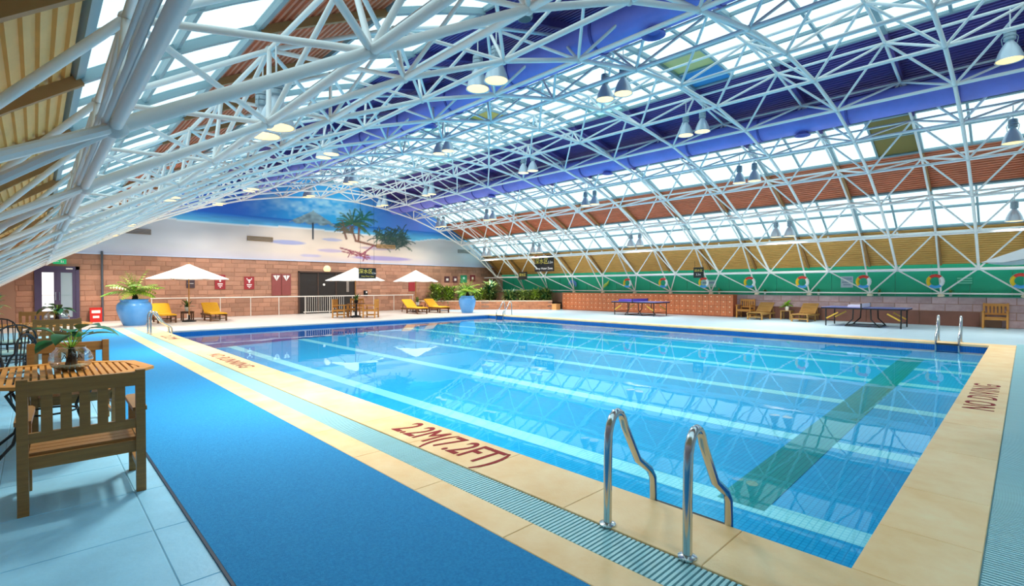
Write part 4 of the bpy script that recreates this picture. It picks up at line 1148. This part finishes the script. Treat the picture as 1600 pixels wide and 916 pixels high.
def side_table(label, loc, m):
    t = thing('side_table', label, 'table', loc)
    MB().box(-0.24, 0.24, -0.24, 0.24, 0.40, 0.43).obj('tabletop', m, t)
    for sx in (-1, 1):
        for sy in (-1, 1): MB().box(sx * 0.2 - 0.025, sx * 0.2 + 0.025, sy * 0.2 - 0.025, sy * 0.2 + 0.025, 0, 0.40).obj('leg', m, t)
    for s in (-1, 1): MB().box(-0.18, 0.18, s * 0.2 - 0.012, s * 0.2 + 0.012, 0.33, 0.40).obj('apron', m, t)
    return t
side_table('dark wooden side table between the two left yellow loungers', (5.12, 27.2, 0), DK)
side_table('dark wooden side table between the two yellow loungers by the planter', (16.9, 25.9, 0), DK)
side_table('teak side table between the bare teak loungers', (26.2, 8.02, 0), M_tanlounge)
def small_plant(label, loc, m1, m2, seed, pot_m, pr=0.07, ph=0.14, ln=0.28, w=0.09, n=14, plabel='small pot', bl=True):
    t = thing('potted_plant', label, 'plant', loc)
    MB().lathe([(pr * 0.7, 0), (pr, ph), (pr * 0.9, ph), (pr * 0.85, ph * 0.85), (0.001, ph * 0.85)], 14, cap1=False).obj('pot', pot_m, t, True)
    r = random.Random(seed)
    for i in range(n):
        a = 2 * PI * i / n + r.uniform(-.3, .3); el = r.uniform(0.1, 1.3)
        b = MB(); (broad_leaf if bl else leaf_blade)(b, (0, 0, ph * 0.8 + r.uniform(0, .1)), (math.cos(a) * math.cos(el), math.sin(a) * math.cos(el), math.sin(el) + 0.2), ln * r.uniform(.7, 1.2), w * r.uniform(.8, 1.2), r.uniform(.4, 1.4))
        b.obj('leaf', m1 if i % 2 else m2, t)
    return t
M_whitepot = mat('white_pot', '#efece4', 0.4)
small_plant('dark leafy plant in white pot on the left side table', (5.12, 27.2, 0.43), M_leaf, M_leaf3, 31, M_whitepot, 0.12, 0.2, 0.38, 0.14)
small_plant('dark leafy plant in white pot between the yellow loungers by the planter', (16.9, 25.9, 0.43), M_leaf, M_leaf3, 32, M_whitepot, 0.12, 0.2, 0.38, 0.14)
small_plant('lime leafy plant in white pot on the teak side table', (26.2, 8.02, 0.43), M_leaf4, M_leaf2, 33, M_whitepot, 0.1, 0.2, 0.34, 0.16, 18)
small_plant('dark leafy plant on the round table under the middle sunshade', (T_.x + 0.05, T_.y - 0.05, 0.735), M_leaf, M_leaf3, 34, M_blackplast, 0.1, 0.16, 0.36, 0.13)

# ---- sunshades
def sunshade(label, loc, R=1.55, rim=1.92, top=2.6, wood_m=M_teak2, rz=0.2):
    t = thing('sunshade', label, 'umbrella', loc, rz, 'white sunshades')
    b = MB(); n = 8; rings = 5; vs = [(0, 0, top)]
    for i in range(1, rings + 1):
        f_ = i / rings
        for k in range(n * 4):
            a = 2 * PI * k / (n * 4); ph_ = (k % 4) / 4
            sc_ = math.cos(PI / n) / math.cos(((a + PI / n * 0) % (2 * PI / n)) - PI / n)
            sag = 0.05 * f_ * math.sin(PI * ph_)
            vs.append((R * f_ * sc_ * math.cos(a), R * f_ * sc_ * math.sin(a), top - (top - rim) * f_ ** 0.93 - sag * 0.5))
    m_ = n * 4
    fs = [(0, 1 + k, 1 + (k + 1) % m_) for k in range(m_)]
    for i in range(rings - 1):
        for k in range(m_): fs.append((1 + i * m_ + k, 1 + (i + 1) * m_ + k, 1 + (i + 1) * m_ + (k + 1) % m_, 1 + i * m_ + (k + 1) % m_))
    nv = len(vs); vs += [(v[0], v[1], v[2] - 0.006) for v in vs]; fs += [tuple(nv + q for q in reversed(f_)) for f_ in fs]
    b.add(vs, fs).obj('canopy', M_canvas, t, True)
    MB().tube([(0, 0, 0.05), (0, 0, top)], 0.025, 10).obj('pole', wood_m, t, True)
    MB().lathe([(0.03, top - 0.01), (0.035, top + 0.02), (0.001, top + 0.06)], 10, cap0=False, cap1=False).obj('finial', wood_m, t, True)
    MB().lathe([(0.28, 0), (0.28, 0.05), (0.10, 0.08), (0.04, 0.10), (0.04, 0.3)], 20).obj('base', M_black, t, True)
    for k in range(n):
        a = 2 * PI * k / n; c, s_ = math.cos(a), math.sin(a)
        MB().beam((0.04 * c, 0.04 * s_, top - 0.06), (R * 0.97 * c, R * 0.97 * s_, rim - 0.015), 0.018, 0.022).obj('rib', wood_m, t)
    return t
sunshade('white sunshade over the two left yellow loungers', (5.02, 26.3, 0), 1.68, 1.93, 2.62)
sunshade('white sunshade over the round table in the middle', (12.0, 24.2, 0), 1.50, 1.90, 2.58)
sunshade('white sunshade over the yellow loungers by the planter', (17.2, 26.55, 0), 1.40, 1.90, 2.62)
sunshade('white sunshade cut off by the right edge of the picture', (9.1, -1.10, 0), 1.52, 1.92, 2.6, rz=math.radians(90))

# ---- corner planter, brick faced, with shrubs
pl = thing('brick_planter', 'low brick planter wall cutting off the corner, full of shrubs', 'planter', (0, 0, 0))
PA, PB, PC = Vector((18.9, 28.95, 0)), Vector((22.3, 25.75, 0)), Vector((25.75, 22.75, 0))
M_brick = mat('salmon_brick', '#cf8a62', 0.7, col2='#b06c4c', vscale=5, bump=0.3, bscale=14, rand=0.14)
for a, b_ in ((PA, PB), (PB, PC)):
    MB().beam((a.x, a.y, 0.28), (b_.x, b_.y, 0.28), 0.22, 0.56).obj('core_wall', M_mortar, pl)
    MB().beam((a.x, a.y, 0.59), (b_.x, b_.y, 0.59), 0.34, 0.06).obj('cap_stone', mat('planter_cap', '#ecc9ae', 0.5, var=0.06), pl)
    d = (b_ - a); Ld = d.length; d.normalize(); nrm = Vector((-d.y, d.x, 0))
    if nrm.dot(F_) > 0: nrm = -nrm
    nb = int(Ld / 0.47)
    for r in range(4):
        for i in range(nb):
            q = a + d * (Ld / nb) * (i + (0.5 if r % 2 else 0.0) * 0.9)
            ln = Ld / nb - 0.012
            if (q + d * ln - a).length > Ld + 0.02: continue
            p0 = q + nrm * 0.13; p1 = q + d * ln + nrm * 0.13
            MB().beam((p0.x, p0.y, 0.075 + r * 0.137), (p1.x, p1.y, 0.075 + r * 0.137), 0.04, 0.125).obj('brick', M_brick, pl)
MB().prism([(18.95, 29.1), (26.6, 29.1), (26.6, 22.6), (25.85, 22.85), (22.4, 25.9)], 0.02, 0.5).obj('soil', M_soil, pl)
shrubs = [((19.95, 28.25, 0.5), 0.50, 1.15, M_leaf3, M_leaf2, 'tall strappy shrub behind the yellow loungers, leftmost in the planter'),
          ((20.7, 27.85, 0.5), 0.60, 0.95, M_leaf3, M_leaf2, 'yellow-green strappy shrub second from left in the planter'),
          ((21.5, 27.1, 0.5), 0.60, 0.95, M_leaf3, M_leaf4, 'strappy shrub in the planter below the two framed pictures'),
          ((22.3, 26.5, 0.5), 0.55, 0.80, M_leaf3, M_leaf2, 'strappy shrub in the planter directly behind the blue pot'),
          ((23.2, 26.3, 0.5), 0.55, 1.35, M_leaf3, M_leaf, 'tall grey-green shrub in the planter right of the blue pot'),
          ((24.0, 25.1, 0.5), 0.50, 0.65, M_leaf3, M_leaf, 'low dark shrub in the middle of the planter'),
          ((24.7, 24.5, 0.5), 0.50, 0.65, M_leaf3, M_leaf3, 'low dark shrub in the planter below the small hanging sign'),
          ((25.3, 23.9, 0.5), 0.50, 0.70, M_leaf3, M_leaf2, 'olive shrub second from the lockers in the planter'),
          ((25.75, 23.3, 0.5), 0.40, 0.70, M_leaf3, M_leaf, 'olive shrub in the planter closest to the lockers')]
for i, (lo, rx, h, m1, m2, lab) in enumerate(shrubs):
    bush(lab, lo, rx, h * 1.25, 520, m1, m2, 50 + i, 0.5, 0.10, 'planter shrubs')
bx = thing('wooden_crate', 'small orange wooden crate between planter and lockers', 'crate', (25.55, 22.2, 0))
MB().box(-0.2, 0.2, -0.2, 0.2, 0, 0.36).obj('body', mat('crate_wood', '#d99a5c', 0.6, var=0.1), bx); MB().box(-0.22, 0.22, -0.22, 0.22, 0.36, 0.40).obj('lid', mat('crate_lid', '#e0a868', 0.6), bx)
MB().box(-0.205, -0.2, -0.02, 0.02, 0.02, 0.34).obj('batten', mat('crate_lid', '#e0a868'), bx)

# ---- lockers
LX = 26.12; LYS, LYE = 10.55, 22.1; NU = 7; UW = (LYE - LYS) / NU
dm = MB().box(-0.016, 0, 0.006, UW / 5 - 0.006, 0.006, 0.258).mesh('locker_door', M_locker)
km = MB().lathe([(0.028, 0), (0.028, 0.012), (0.02, 0.018)], 10).mesh('number_disc', M_knob)
ul = ['by the teak armchair', 'second from the teak armchair', 'third from the teak armchair', 'behind the right half of the table tennis table', 'behind the left half of the table tennis table', 'second from the planter', 'plain one next to the planter']
for u in range(NU):
    t = thing('locker_unit', 'orange low locker unit with small doors, ' + ul[u], 'locker', (LX, LYS + u * UW, 0), 0, 'orange lockers along the wall')
    MB().box(0, 0.5, 0.004, UW - 0.004, 0, 1.13).obj('carcass', M_lockbody, t)
    MB().box(-0.03, 0.5, 0.002, UW - 0.002, 1.13, 1.16).obj('top_board', M_locker, t)
    for c in range(5):
        for r in range(4):
            d = link('locker_door', dm, t, (-0.002, c * UW / 5, 0.05 + r * 0.27))
            k_ = link('number_disc', km, d); k_.matrix_local = Matrix.Translation((-0.016, UW / 10, 0.19)) @ Matrix.Rotation(-PI / 2, 4, 'Y')

# ---- table tennis tables
M_ttop = mat('blue_tabletop', '#4a4f9e', 0.35, var=0.05)
M_ttline = mat('white_line', '#e9e6ee', 0.4)
M_ystay = mat('yellow_stay', '#e0b23c', 0.5)
def tennis_table(label, loc, cloth, cname):
    t = thing('table_tennis_table', label, 'table', loc)
    for s in (-1, 1):
        half = MB().box(-0.76, 0.76, 0.01 if s > 0 else -1.37, 1.37 if s > 0 else -0.01, 0.735, 0.76).obj('top_half', M_ttop, t)
        y0, y1 = (0.01, 1.37) if s > 0 else (-1.37, -0.01)
        b = MB(); b.box(-0.76, -0.74, y0, y1, 0.76, 0.7615); b.box(0.74, 0.76, y0, y1, 0.76, 0.7615); b.box(-0.006, 0.006, y0, y1, 0.76, 0.7615); ye = s * 1.37
        b.box(-0.74, 0.74, min(ye, ye - s * 0.02), max(ye, ye - s * 0.02), 0.76, 0.7615); b.obj('boundary_line', M_ttline, half)
        b = MB(); b.box(-0.77, -0.74, y0, y1, 0.69, 0.74); b.box(0.74, 0.77, y0, y1, 0.69, 0.74); b.box(-0.74, 0.74, s * 1.33 - 0.015, s * 1.33 + 0.015, 0.69, 0.735); b.obj('apron_frame', M_black, t)
        for sx in (-1, 1):
            MB().tube([(sx * 0.66, s * 1.22, 0.0), (sx * 0.66, s * 1.22, 0.73)], 0.024, 8).obj('leg', M_black, t)
            MB().tube([(sx * 0.66, s * 0.28, 0.72), (sx * 0.66, s * 0.30, 0.30), (sx * 0.66, s * 0.55, 0.03)], 0.024, 8).obj('inner_leg', M_black, t)
            MB().beam((sx * 0.66, s * 1.2, 0.30), (sx * 0.66, s * 0.80, 0.55), 0.04, 0.05).obj('folding_stay', M_ystay, t)
        MB().tube([(-0.66, s * 0.55, 0.03), (0.66, s * 0.55, 0.03)], 0.02, 8).obj('foot_bar', M_black, t)
        MB().tube([(-0.66, s * 1.22, 0.2), (0.66, s * 1.22, 0.2)], 0.015, 8).obj('cross_bar', M_black, t)
    for sx in (-1, 1):
        MB().tube([(sx * 0.66, -0.55, 0.035), (sx * 0.66, 0.55, 0.035)], 0.018, 8).obj('base_bar', M_black, t)
        MB().box(sx * 0.80 - 0.015, sx * 0.80 + 0.015, -0.02, 0.02, 0.68, 0.93).obj('net_post', M_black, t)
        MB().box(min(sx * 0.74, sx * 0.81), max(sx * 0.74, sx * 0.81), -0.02, 0.02, 0.70, 0.74).obj('net_clamp', M_black, t)
    MB().box(-0.785, 0.785, -0.006, 0.006, 0.765, 0.915).obj('net', mat('net_' + cname, cloth, 0.8), t)
    return t
tennis_table('table tennis table with pale cloth net in front of the brown plinth', (23.95, 4.45, 0), '#d3d4ea', 'pale')
tennis_table('table tennis table with violet net in front of the lockers', (24.1, 14.8, 0), '#5a46a8', 'violet')
tw = thing('folded_towel', 'pale folded towel on the nearer table tennis table', 'towel', (23.7, 4.75, 0.762))
MB().box(-0.25, 0.25, -0.22, 0.22, 0, 0.05).box(-0.24, 0.24, -0.2, 0.2, 0.05, 0.10).obj('cloth', mat('pale_towel', '#dcdcf0', 0.9), tw)
tw = thing('folded_towel', 'violet folded towel on the table tennis table by the lockers', 'towel', (23.9, 15.38, 0.762))
MB().box(-0.3, 0.3, -0.5, 0.5, 0, 0.06).box(-0.28, 0.28, -0.47, 0.47, 0.06, 0.12).obj('cloth', mat('violet_towel', '#5a46a8', 0.9), tw)

# ---- life rings on the foot posts
def ring_proto():
    t = thing('life_ring', 'x', 'life ring')
    for q, c in enumerate(('#e23a2e', '#f2f2f2', '#3fa0e0', '#f1c517')):
        b = MB(); a0 = PI / 4 + q * PI / 2
        b.tube([(0, 0.225 * math.cos(a0 + i * PI / 16), 0.225 * math.sin(a0 + i * PI / 16)) for i in range(9)], 0.062, 10)
        b.obj('ring_quarter', mat('ring_%d' % q, c, 0.45), t, True)
    b = MB()
    for i in range(4):
        a = PI / 4 + i * PI / 2; b.tube([(0, 0.225 * math.cos(a) + 0.066 * math.cos(k * PI / 4) * math.cos(a), 0.225 * math.sin(a) + 0.066 * math.cos(k * PI / 4) * math.sin(a)) for k in range(2)] , 0.004, 4)
    b.tube([(0.0, 0.29 * math.cos(i * PI / 8), 0.29 * math.sin(i * PI / 8)) for i in range(16)], 0.006, 5, closed=True)
    b.obj('grab_line', M_signwhite, t)
    MB().tube([(0.02, 0, 0.26), (0.16, 0, 0.30)], 0.01, 6).obj('hook', M_black, t)
    return t
RG = None
rlab = ['at the right edge of the picture', 'above the stone wall left of the honey armchair', 'above the table tennis table by the plinth', 'above the bare loungers nearer the plinth', 'above the end of the lockers',
        'third from the left above the lockers', 'second from the left above the lockers', 'left above the lockers']
for k in range(0, 8):
    lo = (26.12, Y0O + S * k + 0.12, 1.80)
    lab = 'red yellow blue and white life ring ' + rlab[k]
    if RG is None: RG = ring_proto(); RG.location = lo; RG['label'] = lab; RG['group'] = 'four coloured life rings'
    else: dup(RG, lo, 0, lab)
fo = thing('swim_float', 'blue and white crescent float hung above the lockers near the planter', 'float', (26.9, 21.9, 1.62))
MB().tube([(0, 0.32 * math.cos(i * PI / 8 + 0.2), 0.32 * math.sin(i * PI / 8 + 0.2)) for i in range(9)], [0.03, 0.07, 0.1, 0.11, 0.11, 0.11, 0.1, 0.07, 0.03], 10).obj('float_body', mat('float_blue', '#5f8fd0', 0.5), fo, True)
MB().tube([(0.1, 0, 0.32), (0.19, 0, 0.34)], 0.012, 6).obj('hook', M_black, fo)
fo = thing('swim_float', 'yellow-green leaf shaped float hung above the middle of the lockers', 'float', (26.9, 19.0, 1.70))
MB().tube([(0, 0.25 - 0.06 * i, -0.2 + 0.065 * i + 0.04 * math.sin(i)) for i in range(8)], [0.02, 0.07, 0.1, 0.11, 0.1, 0.08, 0.05, 0.02], 8).obj('float_body', mat('float_lime', '#b9d25a', 0.5), fo, True)
MB().tube([(0.05, 0, 0.05), (0.19, 0, 0.08)], 0.012, 6).obj('hook', M_black, fo)

# notices on the green wall, little plants on the ledge
def green_notice(lab, y, z, w, h, m, marks, mm):
    t = thing('wall_notice', lab, 'sign', (XR - 0.005, y, z)); MB().box(-0.02, 0, -w, w, -h, h).obj('plate', m, t)
    b = MB()
    for (a, c, d, e) in marks: b.box(-0.024, -0.02, a * w, c * w, d * h, e * h)
    b.obj('print', mm, t)
green_notice('pale grey notice board on the green wall above the table tennis table', 5.76, 1.80, 0.24, 0.26, mat('notice_grey', '#aab8c4', 0.5), [(-.8, .8, .3, .8), (-.8, .8, -.2, .1), (-.6, .6, -.6, -.4)], mat('notice_print', '#7e93a3', 0.5))
green_notice('green notice with faint pale lines on the green wall', 1.73, 1.82, 0.25, 0.16, mat('notice_green', '#15976f', 0.5), [(-.9, .9, .5, .8), (-.9, .9, -.1, .2), (-.9, .9, -.7, -.4)], mat('notice_lines', '#6fc4a4', 0.5))
green_notice('pale notice on the green wall above the right end of the lockers', 12.3, 1.75, 0.42, 0.2, mat('notice_pale', '#9fc6bd', 0.5), [(-.8, .8, .0, .5)], mat('notice_print', '#7e93a3'))
pls = ['left of the honey armchair', 'above the nearer table tennis table', 'above the bare lounger nearer the table', 'above the bare lounger nearer the lockers', 'above the right end of the lockers']
for i, yv in enumerate((2.13, 4.5, 6.85, 9.25, 11.6)):
    small_plant('small plant in pale pot on the ledge ' + pls[i], (26.86, yv, 1.19), M_leaf, M_leaf3, 70 + i, M_whitepot, 0.06, 0.10, 0.19, 0.05, 22, bl=False)

# ---- hanging signs
def hang_sign(label, loc, rz, w, h, lines, top, red=False):
    t = thing('hanging_sign', label, 'sign', loc, rz)       # faces -y locally
    MB().box(-w, w, -0.03, 0.03, -h, h).obj('board', M_blackplast, t)
    for body, size, x, z, m in lines:
        o = link('lettering', text_mesh(body, size, m, 0.001), t); o.location = (x, -0.033, z); o.rotation_euler = (PI / 2, 0, 0)
    if red: MB().box(-w + 0.05, -w + 0.32, -0.034, -0.03, h - 0.14, h - 0.02).obj('emblem', mat('emblem_red', '#c0202a', 0.5), t)
    for s in (-1, 1): MB().tube([(s * w * 0.8, 0, h), (s * w * 0.8, 0, top - loc[2])], 0.006, 5).obj('hanger', M_black, t)
    return t
ZHS = '\u6df1\u6c34\u533a'
hang_sign('large black hanging sign with yellow lettering over the planter end of the green wall', (24.35, 22.2, 3.12), -PI / 2, 0.84, 0.54, [(ZHS, 0.40, -0.22, 0.12, M_signyel), ('2.2m', 0.22, 0.58, 0.06, M_signwhite), ('Deep Water Zone', 0.2, 0, -0.34, M_signwhite)], 4.0, True)
hang_sign('small black sign with yellow lettering left of the large hanging sign', (24.5, 24.35, 2.33), -PI / 2, 0.40, 0.27, [(ZHS, 0.22, 0, 0.05, M_signyel)], 2.9)
hang_sign('small black sign with yellow lettering above the right end of the lockers', (24.5, 11.65, 2.30), -PI / 2, 0.26, 0.27, [(ZHS, 0.15, 0, 0.1, M_signyel), ('2.2m', 0.13, 0, -0.1, M_signwhite)], 2.9)
hang_sign('black hanging sign in front of the middle sunshade', (12.05, 23.0, 2.26), 0, 0.46, 0.26, [(ZHS, 0.25, -0.1, 0.07, M_signyel), ('2.2m', 0.12, 0.35, 0.0, M_signwhite), ('Deep Water Zone', 0.09, 0, -0.16, M_signyel)], 6.55)

# ---- ladders
def ladder(label, x0, x1, ya, yb):
    """two rails from the deck (x0) over the edge into the water (x1)"""
    t = thing('pool_ladder', label, 'ladder', (0, 0, 0), 0, 'stainless pool ladders')
    s = x1 - x0
    prof = [(0, 0.0), (0.0, 0.30), (0.005, 0.52)]
    for i in range(1, 9):
        a = PI - i * (PI * 0.86) / 8
        prof.append((0.17 + 0.165 * math.cos(a), 0.56 + 0.185 * math.sin(a)))
    prof += [(0.60, 0.36), (0.86, 0.30 - 0.05), (0.94, 0.18), (0.955, 0.05), (0.955, -0.12), (0.955, zbot(x1) + 0.01)]
    for y in (ya, yb):
        pts = [(x0 + s * (p * (1 if i > 10 else 1.0)), y, z) for i, (p, z) in enumerate(prof)]
        r = MB().tube(pts, 0.028, 14).obj('hand_rail', M_steel, t, True)
        MB().lathe([(0.055, 0.012), (0.055, 0.022), (0.03, 0.03)], 16, (x0, y, 0)).obj('floor_flange', M_steel, r, True)
    xt = x0 + 0.955 * s
    for z in (-0.02, -0.32, -0.62):
        if z < zbot(x1) + 0.02: continue
        MB().box(xt - 0.04, xt + 0.04, min(ya, yb), max(ya, yb), z - 0.015, z + 0.015).obj('tread', M_black if z > -0.1 else M_steel, t)
    return t
ladder('stainless steel pool ladder in the foreground by the drain grating', 2.735, 3.345, 1.36, 1.92)
ladder('stainless steel pool ladder beside the nearer blue pot', 2.735, 3.345, 20.0, 20.55)
ladder('stainless steel pool ladder on the far side near the right picture edge', 19.0, 18.32, 1.27, 1.76)
ladder('stainless steel pool ladder in the far corner by the planter', 19.0, 18.32, 19.75, 20.3)

# a ceiling speaker / sensor under the frame near the crown
sp = thing('ceiling_speaker', 'grey cylindrical loudspeaker hanging at the top edge of the picture', 'speaker', (6.05, 5.97, 6.15))
MB().lathe([(0.12, 0), (0.14, 0.03), (0.14, 0.22), (0.08, 0.28)], 18).obj('case', mat('speaker_grey', '#9aa0a0', 0.6), sp, True)
MB().lathe([(0.11, -0.004), (0.11, 0.001)], 18).obj('grille', mat('speaker_dark', '#5a5f60', 0.7), sp)
MB().tube([(0, 0, 0.28), (0, 0, 0.45)], 0.012, 6).obj('bracket', M_black, sp)
